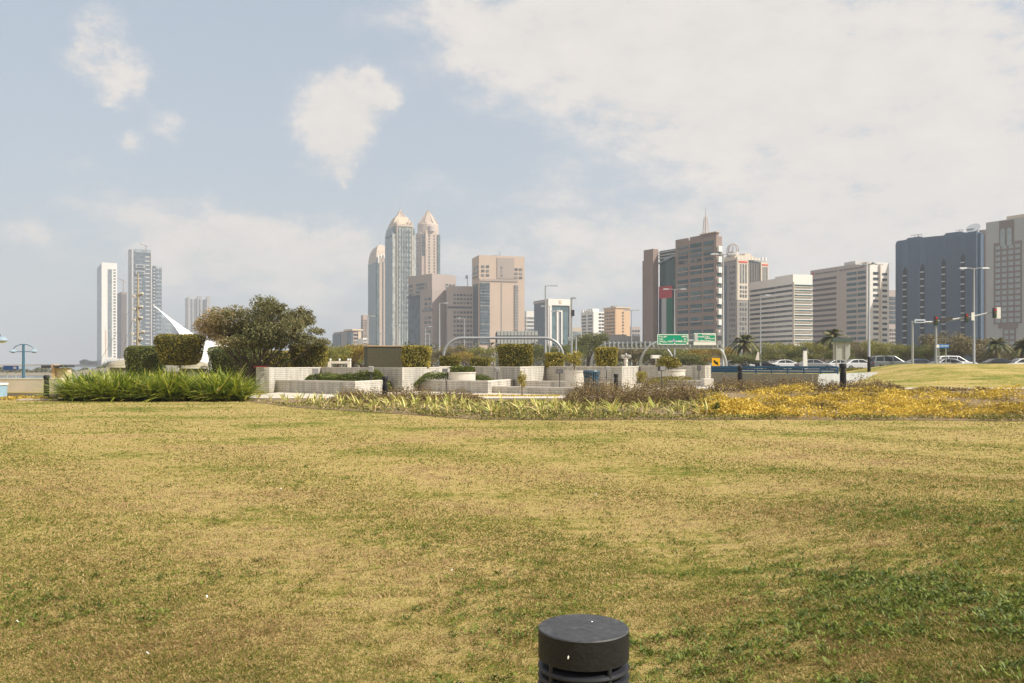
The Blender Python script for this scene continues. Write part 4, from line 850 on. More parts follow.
spot('black square spot light left of the round planter near the blue bin', 559.5, 373, 45.5, .36, .2); spot('spot light between the blue bin and its bollard', 606.5, 370.5, 44.6, .22, .22, gm); spot('black spot light left of the round planter beside the blue rail', 661.5, 370.5, 44, .34, .22); spot('small dark spot light right of the round planter with the bushy shrub', 699, 370, 45.5, .18, .22)
# lantern pillar, direction sign
d = 60; x = X(626, d); t = thing('lantern_pillar', 'small pale pillar with a four armed lantern on top, right of the ribbed gantry foot', 'lantern', (x, d, 0)); zz = Z(358, d)
MB().lathe([(.2, 0), (.2, .3), (.13, .4), (.11, zz - .3), (.16, zz - .25), (.08, zz)], 16).build('pillar', COPE, t, True)
for a in range(4): c, s_ = math.cos(a * 1.571 + .4), math.sin(a * 1.571 + .4); MB().tube([(0, 0, zz - .1), (c * .3, s_ * .3, zz)], .03, 6).build('arm', gm, t); MB().lathe([(.03, zz - .02), (.1, zz + .06), (.1, zz + .16), (.02, zz + .24)], 10, (c * .32, s_ * .32)).build('lantern', gm, t, True)
MB().lathe([(.04, zz), (.11, zz + .12), (.11, zz + .25), (.02, zz + .36)], 10).build('lantern', gm, t, True)
d = 66; x = X(656, d); z0 = Hs(x, d); t = thing('direction_sign', 'small white double ended direction sign on a thin post', 'sign', (x, d, z0)); wh = mat('white_paint', (.75, .75, .73), .5, .04)
za, zb = Z(358.3, d) - z0, Z(355, d) - z0; w = 5.0 / F * d; zc = (za + zb) / 2; m_ = MB(); m_.prism([(-w, -.03), (w, -.03), (w, .03), (-w, .03)], za, zb); m_.build('sign_panel', wh, t); MB().tube([(0, .05, 0), (0, .05, zc)], .05, 8).build('post', galv, t)
for s_ in (-1, 1): MB().box(s_ * w * .9 - .08, s_ * w * .9 + .08, -.04, -.032, zc - .08, zc + .1).build('arrow', gm, t)
# traffic signals
d = 92.0; x = X(936, d); z0 = Hs(x, d); t = thing('traffic_signal_mast', 'grey signal mast with a long rising arm of black traffic lights over the road', 'traffic light', (x, d, z0)); f_ = lambda px, py: (X(px, d) - x, 0, Z(py, d) - z0)
MB().lathe([(.14, -.1), (.14, .4), (.10, f_(936, 321)[2])], 12).build('pole', galv, t, True); MB().tube([f_(929, 322.5), f_(950, 320), f_(975, 316), f_(996, 311)], [.13, .12, .1, .07], 8).build('signal_arm', galv, t, True)
def head(px, py, hh, side=False):
    c = f_(px, py); s = .17; hd = MB().box(c[0] - s, c[0] + s, -.45, -.15, c[2] - hh / 2, c[2] + hh / 2).build('signal_head', drk, t, bevel=.03)
    for k, cm in enumerate(((.5, .02, .01), (.12, .08, .01), (.01, .08, .03))): MB().lathe([(.11, -.02), (.11, .02)], 12).build('signal_lens', mat('lens%d' % k, cm, .3), hd); o = [q for q in bpy.data.objects if q.parent == hd][-1]; o.rotation_euler = (R(90), 0, 0); o.location = (c[0], -.47, c[2] + (1 - k) * hh * .3)
    if side: m_ = MB().box(c[0] + s + .02, c[0] + s + .55, -.2, -.17, c[2] - hh * .55, c[2] + hh * .55); m_.build('backing_board', wh, t)
head(934.5, 321, 1.0); head(965, 318, 1.0); head(993, 313, 1.1, True)
a = f_(939, 320.5); b2 = f_(951, 319); m_ = MB(); m_.add([(a[0], -.35, a[2] - .25), (b2[0], -.35, b2[2] - .12), (b2[0], -.35, b2[2] + .3), (a[0], -.35, a[2] + .2), (a[0], -.2, a[2] - .25), (b2[0], -.2, b2[2] - .12), (b2[0], -.2, b2[2] + .3), (a[0], -.2, a[2] + .2)], [(0, 1, 2, 3), (7, 6, 5, 4), (0, 4, 5, 1), (1, 5, 6, 2), (2, 6, 7, 3), (3, 7, 4, 0)]); m_.build('name_board', drk, t)
MB().box(f_(970.5, 0)[0], f_(973.5, 0)[0], -.2, -.15, f_(0, 320.5)[2], f_(0, 312.5)[2]).build('backing_board', wh, t)
d = 90.0; x = X(912.5, d); z0 = Hs(x, d); t = thing('signal_post', 'grey post with a short arm and pale sign box left of the signal mast', 'signal post', (x, d, z0)); zz = Z(322, d) - z0
MB().lathe([(.13, -.1), (.13, .3), (.09, zz)], 12).build('pole', galv, t, True); MB().tube([(-.1, 0, zz), (X(932, d) - x, 0, zz - .0)], .1, 8).build('arm', galv, t); MB().box(.15, 1.25, -.2, -.1, zz - .1, zz + .28).build('sign_box', mat('pale_blue', (.5, .58, .68), .5), t); MB().box(.25, 1.15, -.21, -.2, zz + .0, zz + .12).build('lettering', drk, t)
d = 84.0; x = X(942.5, d); z0 = Hs(x, d); t = thing('direction_sign', 'small bright blue direction sign on two posts behind the mound', 'sign', (x, d, z0)); za, zb = Z(348, d) - z0, Z(344.3, d) - z0; w = 6.3 / F * d
MB().box(-w, w, -.05, .0, za, zb).build('sign_panel', mat('sign_blue', (.04, .18, .5), .45), t); MB().lathe([(.17, 0), (.17, .02)], 16).build('emblem', wh, t); o = bpy.data.objects[-1] if False else [q for q in bpy.data.objects if q.parent == t][-1]
em = [q for q in bpy.data.objects if q.parent == t and q.name.startswith('emblem')][0]; em.rotation_euler = (R(90), 0, 0); em.location = (-w * .8, -.055, (za + zb) / 2)
m_ = MB(); r = random.Random(4); u = -w * .4
while u < w * .85: l = r.uniform(.05, .1); m_.box(u, u + l * .8, -.06, -.052, (za + zb) / 2 - .02, (za + zb) / 2 + r.uniform(.03, .09)); u += l
m_.build('lettering', wh, t)
for u in (-.35, .35): MB().tube([(u, .04, -.1), (u, .04, zb)], .05, 8).build('post', galv, t)
# back of a road board
d = 84.0; x = X(841.5, d); z0 = Hs(x, d); t = thing('road_board', 'large grey road board seen from behind on two legs', 'sign', (x, d, z0)); g_ = mat('board_back', (.36, .38, .36), .6, .08); w = 8.5 / F * d
m_ = MB(); za, zb = Z(360, d) - z0, Z(342, d) - z0; m_.add([(x_, y_, z_) for y_ in (-.05, .05) for x_, z_ in ((-w, za), (w * .72, za), (w, za + .45), (w, zb), (-w, zb))], [(0, 1, 2, 3, 4), (9, 8, 7, 6, 5)] + [(i, 5 + i, 5 + (i + 1) % 5, (i + 1) % 5) for i in range(5)]); m_.build('board', g_, t)
MB().box(-w - .1, w + .15, -.3, .25, zb + .004, zb + .42).build('top_housing', mat('board_top', (.07, .1, .09), .6), t)
for u in (-.55, .35): MB().box(u - .05, u + .05, -.16, -.055, -.1, zb).build('post', galv, t)
d = 92; x = X(805, d); t = thing('ticket_post', 'white post with a dark top panel standing by the road', 'post', (x, d, Hs(x, d))); zz = Z(347, d) - Hs(x, d)
MB().prism([(-.25, -.15), (.25, -.15), (.25, .15), (-.25, .15)], 0, zz - .4, [(-.18, -.1), (.18, -.1), (.18, .1), (-.18, .1)]).build('body', wh, t); MB().box(-.17, .1, -.12, .12, zz - .39, zz).build('top_panel', drk, t)
d = 95; x = X(757.5, d); t = thing('notice_board', 'small whitish angled board at the foot of a lamp post', 'sign', (x, d, Hs(x, d))); zz = Z(352, d) - Hs(x, d); MB().prism([(-.25, -.05), (.2, -.05), (.2, .05), (-.25, .05)], zz - .9, zz, [(0, -.05), (.15, -.05), (.15, .05), (0, .05)]).build('board', mat('pinkish_board', (.7, .62, .55), .6), t); MB().box(.1, .2, .05, .12, -.1, .6).build('post', galv, t)
# dark stone block, white gate
DS = mat('dark_mosaic_stone', (.065, .06, .035), .7, .45, 14.0, bump=.3)
d = 54.0; P0 = Vector((X(403.5, d), d)); a = R(20); Lr = 2.6; Ll = (403.5 - 369) / F * d * 1.03; t = thing('stone_block', 'dark olive stone clad block building with a thin pale roof edge behind the planter wall', 'kiosk', (P0.x, P0.y, 0), R(14)); zt2 = Z(345.5, d)
MB().box(-Ll, 0, 0, 3, -.1, zt2 - .07).build('wall', DS, t); MB().box(-Ll - .05, .05, -.05, 3.05, zt2 - .07, zt2).build('roof_edge', mat('roof_edge', (.4, .3, .2), .8), t); MB().box(.06, 1.35, .6, 3, zt2 - .22, zt2 - .1).build('side_canopy', mat('roof_edge', (.4, .3, .2), .8), t)
m_ = MB(); m_.box(-Ll * .42 - .01, -Ll * .42 + .01, -.004, .02, 0, zt2 - .13); m_.build('joint', drk, t)
d = 62.0; x = X(339.5, d); t = thing('gate_frame', 'small white rectangular gate frame with globe lamps behind the planter wall', 'gate', (x, d, 0)); zt2 = Z(361.2, d); w = 11.3 / F * d; cr_ = mat('cream_render', (.68, .63, .54), .8)
MB().box(-w, w, -.15, .15, zt2 - .17, zt2).build('lintel', cr_, t); MB().box(-w, -w + .22, -.15, .15, 0, zt2 - .17).build('gate_post', cr_, t); MB().box(w - .22, w, -.15, .15, 0, zt2 - .17).build('gate_post', cr_, t)
for u in (-.8, 0, .75, .95): MB().lathe([(.02, zt2), (.06, zt2 + .05), (.08, zt2 + .11), (.06, zt2 + .17), (.01, zt2 + .2)], 10, (u * w, 0)).build('globe_lamp', wh, t, True)
# left side: lamps, signs, kiosk
PB = mat('teal_blue_paint', (.055, .14, .2), .4, .1, 3, spec=.5); SHD = mat('pale_shade', (.28, .36, .42), .35, .08)
def arc_lamp(label, px, yt, d):
    x = X(px, d); t = thing('arched_lamp', label, 'street lamp', (x, d, 0), 0, 'blue promenade lamps with two shades'); zt2 = Z(yt, d); r = .88
    MB().lathe([(.13, -.1), (.12, .4), (.10, zt2)], 12).build('pole', PB, t, True)
    MB().tube([(math.cos(a) * r, 0, zt2 - .55 + math.sin(a) * .55) for a in np.linspace(.1, math.pi - .1, 15)], .032, 6).build('arched_arm', PB, t, True); MB().tube([(-r * .9, 0, zt2 - .62), (r * .9, 0, zt2 - .62)], .03, 6).build('cross_bar', PB, t)
    for s_ in (-1, 1):
        h_ = MB().lathe([(.06, zt2 - .42), (.2, zt2 - .48), (.3, zt2 - .62), (.28, zt2 - .64)], 16, (s_ * r, 0)).build('lamp_shade', SHD, t, True); MB().lathe([(.24, zt2 - .64), (.12, zt2 - .72), (.02, zt2 - .74)], 14, (s_ * r, 0)).build('bulb_cover', mat('lamp_glass', (.6, .6, .58), .2), h_, True)
    return t
arc_lamp('teal blue promenade lamp with an arched arm and two round shades behind the sandy wall', 23.5, 344.3, 72); arc_lamp('nearer blue promenade lamp, only its right shade showing at the left edge', -16, 328, 42)
d = 60; x = X(11, d); t = thing('information_sign', 'small blue promenade sign on two legs beside the blue lamp', 'sign', (x, d, 0)); za, zb = Z(370, d), Z(365.7, d); w = 7.3 / F * d
MB().box(-w, w, -.05, .05, za, zb).build('sign_panel', mat('deep_blue', (.03, .07, .2), .5), t); MB().box(w * .35, w * .8, -.06, -.052, za + .08, zb - .07).build('picture', mat('pic', (.35, .35, .38), .5), t)
for u in (-.6, .55): MB().tube([(u * w, .07, -.1), (u * w, .07, za + .1)], .035, 6).build('post', galv, t)
d = 56; x = X(59, d); t = thing('beach_kiosk', 'small tan pillar kiosk with a thin dark flat roof', 'kiosk', (x, d, 0)); tn = mat('tan_render', (.55, .38, .24), .85, .08)
MB().box(-.32, -.12, -.35, .3, 0, Z(364.3, d)).build('pillar', tn, t); MB().box(-.12, .62, -.1, .4, 0, Z(368, d)).build('wall', mat('sand_wall', (.6, .5, .36), .85), t); MB().box(-.9, -.322, -.5, .5, Z(368, d), Z(365.3, d)).build('roof_slab', drk, t); MB().box(-.118, .78, -.5, .5, Z(367.4, d) + .004, Z(365.3, d)).build('roof_slab', drk, t)
d = 38.2; x = X(-2, d); t = thing('ice_chest', 'pale blue bin with a white lid cut by the left edge', 'bin', (x, d, 0)); MB().prism([(-.25, -.3), (.25, -.3), (.25, .3), (-.25, .3)], 0, Z(385.5, d)).build('body', mat('pale_blue_plastic', (.3, .45, .55), .5), t, bevel=.03); MB().box(-.29, .29, -.33, .33, Z(385.4, d), Z(383, d)).build('lid', wh, t, bevel=.03)
# low domed shelters
for px, w_, yt, d, lab in [(123.5, 29, 359.8, 62, 'low beige domed shelter left of the dark block hedge'), (194, 32, 360.8, 62, 'low beige domed shelter under the hedge on a trunk')]:
    x = X(px, d); t = thing('domed_shelter', lab, 'shelter', (x, d, 0), 0, 'low beige domed shelters'); r = w_ / 2 / F * d; zt2 = Z(yt, d); hh = .5
    MB().lathe([(r * math.cos(a), zt2 - hh + hh * math.sin(a)) for a in np.linspace(0, 1.5, 9)], 32).build('dome', mat('dome_beige', (.33, .3, .22), .8, .15, 3), t, True); MB().lathe([(r * 1.03, zt2 - hh - .06), (r * 1.03, zt2 - hh + .02), (r * .9, zt2 - hh + .03)], 32).build('rim', mat('rim_cream', (.6, .57, .47), .7), t, True); MB().lathe([(r * .85, 0), (r * .85, zt2 - hh - .06)], 24).build('wall', mat('shelter_wall', (.2, .19, .15), .8), t, True)
# white tent sail
tent = mat('white_canvas', (.78, .76, .74), .8, .05, 1.0)
d = 88.0; x0 = X(205, d); z0 = Hs(x0, d); t = thing('tent_sail', 'large white tensile tent sweeping up to a thin pointed tip', 'tent', (x0, d, z0))
rid = [(153, 304.5), (162, 311.5), (172, 319), (182, 326), (192, 333), (203, 338.5), (216, 343), (232, 347), (252, 352), (270, 360)]
lo_ = [(153.5, 305.3), (163.5, 313.5), (175, 324), (187, 338), (192, 352), (193, 368), (200, 370), (214, 370), (240, 370), (268, 370)]
V = []; Fc = []; nn = len(rid); K = 13
for i in range(nn):
    wd = [.06, .25, .6, 1.3, 2.6, 4.2, 4.8, 5, 4.6, 3][i]; rz_ = Z(rid[i][1], d) - z0; rx = X(rid[i][0], d) - x0; lx = X(lo_[i][0], d) - x0; lz = max(.0, Z(lo_[i][1], d) - z0)
    for k in range(K):
        s = (k / (K - 1)) * 2 - 1; u = abs(s); V.append((rx + (lx - rx) * u ** 1.2, s * wd, rz_ + (lz - rz_) * (1 - (1 - u) ** 1.7)))
for i in range(nn - 1):
    for k in range(K - 1): a_ = i * K + k; Fc.append((a_, a_ + 1, a_ + K + 1, a_ + K))
npmesh('canopy', V, Fc, tent, None, t, True)
MB().tube([(X(138.5, d) - x0, 0, Z(296, d) - z0), (X(153.5, d) - x0, 0, Z(305, d) - z0)], .035, 6).build('cable', galv, t); MB().tube([(X(178, d) - x0, -.1, Z(330, d) - z0), (X(189, d) - x0, -1.6, Z(338.5, d) - z0)], .05, 6).build('edge_cable', mat('rust_edge', (.4, .25, .15), .7), t)
# floodlight mast
x = X(138, d); z0 = Hs(x, d); t = thing('floodlight_mast', 'slim tan mast with five tiers of floodlights tied to the white tent', 'mast', (x, d, z0)); mt = mat('mast_tan', (.34, .29, .22), .7)
MB().lathe([(.2, -.1), (.18, 2), (.13, Z(300, d) - z0), (.08, Z(273, d) - z0)], 10).build('pole', mt, t, True)
for py, w in ((296, 5), (309, 4.5), (320, 4), (334, 6.5), (341.5, 4)):
    zz = Z(py, d) - z0; MB().tube([(-w * .1, 0, zz), (w * .1, 0, zz + .1)], .06, 6).build('bracket', mt, t)
    for s_ in (-1, 1): MB().box(s_ * w * .08 - .16, s_ * w * .08 + .16, -.2, .15, zz + (-.12 if s_ < 0 else .15), zz + .12 + (0 if s_ < 0 else .25)).build('floodlight', mat('flood_pale', (.55, .52, .46), .5), t, bevel=.05)
MB().tube([(0, 0, Z(296, d) - z0), (-4.6, 0, 0)], .02, 5).build('stay_cable', galv, t)
MB().tube([(0, 0, Z(305, d) - z0), (-2.6, .5, 0)], .02, 5).build('stay_cable', galv, t)

# ------------------------------------------------------------------ vehicles
tyre = mat('tyre_rubber', (.02, .02, .02), .9); rimm = mat('alloy_rim', (.45, .46, .48), .3, .05, 5, metal=.8); cgl = mat('car_glass', (.025, .03, .035), .12, .1, 2, spec=.35); red = mat('tail_red', (.4, .02, .02), .3); hlm = mat('headlight_glass', (.6, .62, .65), .15)
SHP = {'sedan': dict(L=4.7, W=1.8, low=[(-2.32, .38), (-2.35, .75), (-2.2, .95), (-1.5, 1.0), (.85, .97), (1.9, .82), (2.3, .66), (2.36, .4), (2.2, .28), (-2.2, .28)], cab=[(-1.85, .97), (-1.1, 1.38), (-.3, 1.46), (.35, 1.42), (1.25, .95)], win=[[(-1.5, 1.02), (-1.02, 1.33), (-.38, 1.4), (-.38, 1.0)], [(-.3, 1.0), (-.3, 1.4), (.3, 1.36), (1.0, 1.0)]], wx=(-1.4, 1.42), wr=.33),
       'suv': dict(L=4.9, W=1.92, low=[(-2.4, .45), (-2.45, .9), (-2.4, 1.12), (.95, 1.12), (2.0, 1.02), (2.36, .85), (2.42, .5), (2.3, .38), (-2.3, .38)], cab=[(-2.36, 1.1), (-2.12, 1.74), (-1.2, 1.83), (.15, 1.8), (1.2, 1.1)], win=[[(-2.15, 1.18), (-1.97, 1.66), (-1.2, 1.7), (-1.2, 1.17)], [(-1.1, 1.17), (-1.1, 1.71), (-.15, 1.7), (-.15, 1.16)], [(-.06, 1.16), (-.06, 1.7), (.12, 1.68), (.92, 1.16)]], wx=(-1.5, 1.5), wr=.39)}
def car(kind, label, px, d, body, flip=1, z=None, rz=0):
    s = SHP[kind]; x = X(px, d); z0 = Hs(x, d) + .02; W = s['W'] / 2; t = thing('parked_car', label, 'car', (x, d, z0), (0 if flip > 0 else math.pi) + rz, 'cars on the road')
    MB().side(s['low'], -W, W).build('body', body, t, bevel=.07)
    m_ = MB(); n = len(s['cab']); ci = W - .06; c2 = W - .26; V = [(x_, (-ci if i in (0, n - 1) else -c2), z_) for i, (x_, z_) in enumerate(s['cab'])] + [(x_, (ci if i in (0, n - 1) else c2), z_) for i, (x_, z_) in enumerate(s['cab'])]
    m_.add(V, [tuple(range(n))[::-1], tuple(range(n, 2 * n))] + [(i, i + 1, n + i + 1, n + i) for i in range(n - 1)]); m_.build('cabin', body, t, bevel=.05)
    zlo = s['cab'][0][1]; zhi = max(z_ for _, z_ in s['cab'])
    for w in s['win']:
        for sd in (-1, 1):
            m2 = MB(); m2.add([(x_, sd * ((ci + (c2 - ci) * min(1, (z_ - zlo) / (zhi - zlo) * 1.08)) + .022), z_) for x_, z_ in w], [tuple(range(4)) if sd > 0 else (3, 2, 1, 0)]); m2.build('window', cgl, t)
    cab = s['cab']
    for (a_, b2_) in ((cab[-1], cab[-2]), (cab[0], cab[1])):
        dx, dz = b2_[0] - a_[0], b2_[1] - a_[1]; nl = math.hypot(dx, dz); nx, nz_ = (dz / nl, -dx / nl) if a_ is cab[-1] else (-dz / nl, dx / nl)
        if nz_ < 0: nx, nz_ = -nx, -nz_
        p = [(a_[0] + dx * k + nx * .015, a_[1] + dz * k + nz_ * .015) for k in (.08, .9)]; MB().add([(p[0][0], -ci + .1, p[0][1]), (p[0][0], ci - .1, p[0][1]), (p[1][0], c2 - .06, p[1][1]), (p[1][0], -c2 + .06, p[1][1])], [(0, 1, 2, 3)]).build('windscreen', cgl, t)
    for wx in s['wx']:
        for sd in (-1, 1):
            w = MB().lathe([(s['wr'] * .6, -.11), (s['wr'] * .95, -.11), (s['wr'], -.07), (s['wr'], .07), (s['wr'] * .95, .11), (s['wr'] * .6, .11)], 22).build('wheel', tyre, t, True); w.rotation_euler = (R(90), 0, 0); w.location = (wx, sd * (W - .08), s['wr'])
            MB().lathe([(.03, -.125), (s['wr'] * .6, -.115), (s['wr'] * .62, .115), (.03, .125)], 18).build('rim', rimm, w, True)
    fx = s['low'][-4][0] if kind == 'sedan' else 2.38; zz = .68 if kind == 'sedan' else .86
    for sd in (-1, 1):
        MB().box(fx - .22, fx + .015, sd * W * .62 - .17, sd * W * .62 + .17, zz - .08, zz + .07).build('headlight', hlm, t, bevel=.02); MB().box(-s['L'] / 2 - .03, -s['L'] / 2 + .12, sd * W * .72 - .14, sd * W * .72 + .14, zz + .02, zz + .2).build('tail_light', red, t, bevel=.02)
    MB().box(-s['L'] / 2 + .1, s['L'] / 2 - .1, -W + .02, W - .02, s['wr'] * .62, s['low'][-1][1] + .02).build('underbody', drk, t); return t
pw = mat('car_white', (.72, .72, .72), .25, .03, 1, spec=.6); ps = mat('car_silver', (.36, .37, .37), .3, .04, 1, metal=.5); pk = mat('car_black', (.02, .02, .022), .2, .05, 1, spec=.6); pg = mat('car_grey_green', (.2, .22, .21), .3, .05, 1, metal=.4); pn = mat('car_navy', (.04, .06, .1), .25, .05, 1, spec=.6)
CARS = [('sedan', 'white saloon car behind the left end of the blue guard rail', 737, 122, pw, 1), ('sedan', 'dark saloon car right of the first white one behind the blue guard rail', 760, 124, pk, 1), ('sedan', 'white saloon car behind the middle of the blue guard rail', 786, 124, pw, 1), ('sedan', 'silver saloon with a dark roof near the right end of the blue guard rail', 814, 114, ps, 1), ('sedan', 'white saloon car beneath the back of the road board', 836, 122, pw, -1), ('sedan', 'pale silver saloon left of the high mast lamp post', 859, 112, pw, 1),
        ('suv', 'large grey green off road car just right of the high mast lamp post', 891, 101, pg, 1), ('sedan', 'blue grey saloon mostly hidden left of the signal mast', 921, 106, pn, 1), ('suv', 'large white off road car behind the blue direction sign', 955, 103, pw, 1), ('sedan', 'pale saloon car in front of the large white off road car', 950, 98.5, ps, 1), ('sedan', 'black saloon car on the crest right of the twin headed lamp post', 995, 98, pk, -1), ('sedan', 'white saloon car cut by the right edge', 1021, 97, pw, -1),
        ('sedan', 'silver saloon at the left end of the line of cars beside the yellow sign', 722, 130, ps, 1)]
for k, lab, px, d, m, fl in CARS:
    c = car(k, lab, px, d, m, fl); z_t = {'sedan': 1.46, 'suv': 1.83}[k]
# ------------------------------------------------------------------ buildings
class Bld:
    """a block standing on its near corner C; right face along +x, left face along +y of its own frame.
    ux/uy give where along a face a column of the photograph falls; z gives a height at the near corner."""
    def __init__(s, name, label, cat, pl, pc, pr, D, deg, group=None, Ll=None, zb=0.0):
        s.D = D; s.a = R(deg); s.C = Vector((X(pc, D), D)); s.zb = zb
        s.t = thing(name, label, cat, (s.C.x, s.C.y, zb), s.a, group); s.u = Vector((math.cos(s.a), math.sin(s.a))); s.v = Vector((-math.sin(s.a), math.cos(s.a)))
        s.Lr = s.solve(pr, s.u) if pr > pc else 0; s.Ll = Ll or s.solve(pl, s.v); assert s.Ll > 0 and (pr <= pc or s.Lr > 0), label; s.cnt = 0; s.over = {}
    def solve(s, px, d):
        k = (px - CX) / F; return (k * s.C.y - s.C.x) / (d.x - k * d.y)
    def ux(s, px): return s.solve(px, s.u)
    def uy(s, px): return s.solve(px, s.v)
    def z(s, py): return Z(py, s.D) - s.zb
    def blk(s, name, x0, x1, y0, y1, z0, z1, m, bevel=0):
        return MB().box(x0, x1, y0, y1, z0, z1).build(name, m, s.t, bevel=bevel)
    def body(s, ptop, m, name='wall', zb=-4):
        return s.blk(name, 0, s.Lr, 0, s.Ll, zb, s.z(ptop), m)
    def fR(s, name, p0, p1, ya, yb, m, o=.15, dp=.3):       # box on the right face between columns p0..p1 and rows ya (top)..yb
        a, b = sorted((s.ux(p0), s.ux(p1))); return s.blk(name, a, b, -o, dp, s.z(yb), s.z(ya), m)
    def fL(s, name, p0, p1, ya, yb, m, o=.15, dp=.3):
        a, b = sorted((s.uy(p0), s.uy(p1))); return s.blk(name, -o, dp, a, b, s.z(yb), s.z(ya), m)
    def grid(s, face, p0, p1, nc, ya, yb, nr, fx, fy, m, name='window', o=.12, skip=None, sill=None):
        f = s.ux if face == 'R' else s.uy; a, b = f(p0), f(p1); 
        if a > b: a, b = b, a
        z0, z1 = s.z(yb), s.z(ya); cw = (b - a) / nc; ch = (z1 - z0) / nr; w, h = cw * fx / 2, ch * fy / 2; me = None
        for r in range(nr):
            for c in range(nc):
                if skip and skip(r, c): continue
                u = a + cw * (c + .5); zz = z1 - ch * (r + .5); loc = (u, 0, zz) if face == 'R' else (0, u, zz); bx_ = ((-w, w, -o, .2, -h, h) if face == 'R' else (-o, .2, -w, w, -h, h))
                s.cnt += 1
                if s.cnt > 99:
                    q = s.over.setdefault((name, m.name), MB()); q.box(bx_[0] + loc[0], bx_[1] + loc[0], bx_[2] + loc[1], bx_[3] + loc[1], bx_[4] + loc[2], bx_[5] + loc[2]); s.om = m; continue
                if me is None: q = MB().box(*bx_).build(name, m, s.t); me = q.data
                else: q = bpy.data.objects.new(name, me); COL.objects.link(q); q.parent = s.t
                q.location = loc
    def done(s):
        for (nm, mn), q in s.over.items(): o = q.build(nm, bpy.data.materials[mn], s.t); o['kind'] = 'stuff'
PINK = mat('pink_granite', (.41, .32, .27), .8, .06, .05); PINK2 = mat('tan_stone', (.50, .395, .315), .8, .05, .05); BRN = mat('brown_granite', (.27, .20, .17), .8, .08, .08)
WHT = mat('white_cladding', (.74, .71, .66), .75, .05, .05); CRM = mat('cream_cladding', (.6, .5, .38), .8, .05, .05); GRY = mat('grey_stone', (.32, .3, .28), .8, .06, .05); PCH = mat('peach_render', (.62, .42, .26), .85, .05, .1); GPK = mat('pink_grey_cladding', (.42, .36, .33), .75, .05, .06)

def win_mat(name, c0, c1, c2):
    """glass: each window has its own tint (blinds, lights off), bands vary along their length"""
    m, nt, b = new_mat(name); oi = N(nt, 'ShaderNodeObjectInfo'); g = N(nt, 'ShaderNodeNewGeometry'); ns = N(nt, 'ShaderNodeTexNoise', i_Scale=.23, i_Detail=3.0, i_Roughness=.8); nt.links.new(g.outputs['Position'], ns.inputs['Vector'])
    ad = N(nt, 'ShaderNodeMath', operation='MULTIPLY_ADD', n1=.45); nt.links.new(oi.outputs['Random'], ad.inputs[0]); nt.links.new(ns.outputs['Fac'], ad.inputs[2])
    r = ramp(nt, [(.45, c0), (.72, c1), (1.0, c2)]); nt.links.new(ad.outputs[0], r.inputs['Fac']); nt.links.new(r.outputs['Color'], b.inputs['Base Color']); b.inputs['Roughness'].default_value = .22; b.inputs['Specular IOR Level'].default_value = .5; MATS[name] = m; return m
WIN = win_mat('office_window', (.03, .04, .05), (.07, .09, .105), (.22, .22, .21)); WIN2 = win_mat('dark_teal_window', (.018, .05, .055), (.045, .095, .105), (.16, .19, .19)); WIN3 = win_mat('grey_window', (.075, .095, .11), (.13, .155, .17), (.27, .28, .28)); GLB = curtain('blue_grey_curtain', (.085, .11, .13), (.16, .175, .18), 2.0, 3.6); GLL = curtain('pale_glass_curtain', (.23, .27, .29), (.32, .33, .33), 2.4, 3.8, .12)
GLD = curtain('dark_curtain', (.05, .075, .1), (.09, .1, .11), 1.8, 3.5, .08)

# white slab tower, far left
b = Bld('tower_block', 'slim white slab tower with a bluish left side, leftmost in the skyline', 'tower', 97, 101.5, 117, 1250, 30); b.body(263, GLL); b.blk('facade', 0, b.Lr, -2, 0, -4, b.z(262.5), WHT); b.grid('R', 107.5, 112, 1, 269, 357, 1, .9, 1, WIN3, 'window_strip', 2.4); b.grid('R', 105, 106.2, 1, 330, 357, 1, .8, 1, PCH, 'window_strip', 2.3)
b.grid('R', 113.2, 115.8, 1, 268, 358, 30, .8, .5, WIN3, o=2.3); b.done()
b = Bld('podium_block', 'low white podium building at the foot of the white slab tower', 'building', 101, 105, 128, 1235, 15, Ll=14); b.body(358.5, WHT); b.grid('R', 107, 127, 8, 360.5, 363, 1, .6, .8, WIN3, o=.5); b.done()
CONC = mat('raw_concrete', (.30, .23, .19), .9, .15, .1); CONL = mat('pale_concrete', (.46, .44, .42), .85, .1, .1)
b = Bld('tower_block', 'brown unfinished tower with a crane on top beside the white slab tower', 'tower', 117, 121.5, 127, 1330, 34); b.body(292, CONC); b.grid('L', 117.2, 121.3, 1, 294, 362, 34, .95, .55, GLD, 'floor_opening', .6); b.grid('R', 121.8, 126.5, 3, 294, 362, 34, .7, .5, GLD, 'floor_opening', .6); b.done()
def crane(par, x, y, z, h, jib, m=CONC):
    m_ = MB(); m_.tube([(x, y, z), (x, y, z + h)], .9, 4); m_.tube([(x - jib * .35, y, z + h * .75), (x + jib, y, z + h * 1.25)], .6, 4); m_.tube([(x, y, z + h), (x + jib * .6, y, z + h * 1.05)], .3, 4); return m_.build('crane', m, par)
crane(b.t, b.Lr * .5, 8, b.z(292), 20, -14)
b = Bld('tower_block', 'tallest grey glass tower on the left, with a notched side and rooftop crane', 'tower', 129, 131.5, 152, 1400, 32)
b.body(252, GLB); b.fL('crown_wall', 129, 131.4, 248.5, 362, CONL, 1.5); b.fR('edge_pier', 131.5, 133.3, 248.7, 363, CONL, 1.5); b.fR('edge_pier', 150.6, 152, 250, 363, CONL, 1.5); b.fR('crown_wall', 133.3, 150.6, 248.7, 252, GLL, 1)
for ya in (264, 270.5): b.fR('sky_terrace', 135.5, 144.5, ya, ya + 3.4, CONL, 2.5); b.fR('terrace_opening', 136.5, 143.5, ya + .6, ya + 2.9, GLD, 2.8)
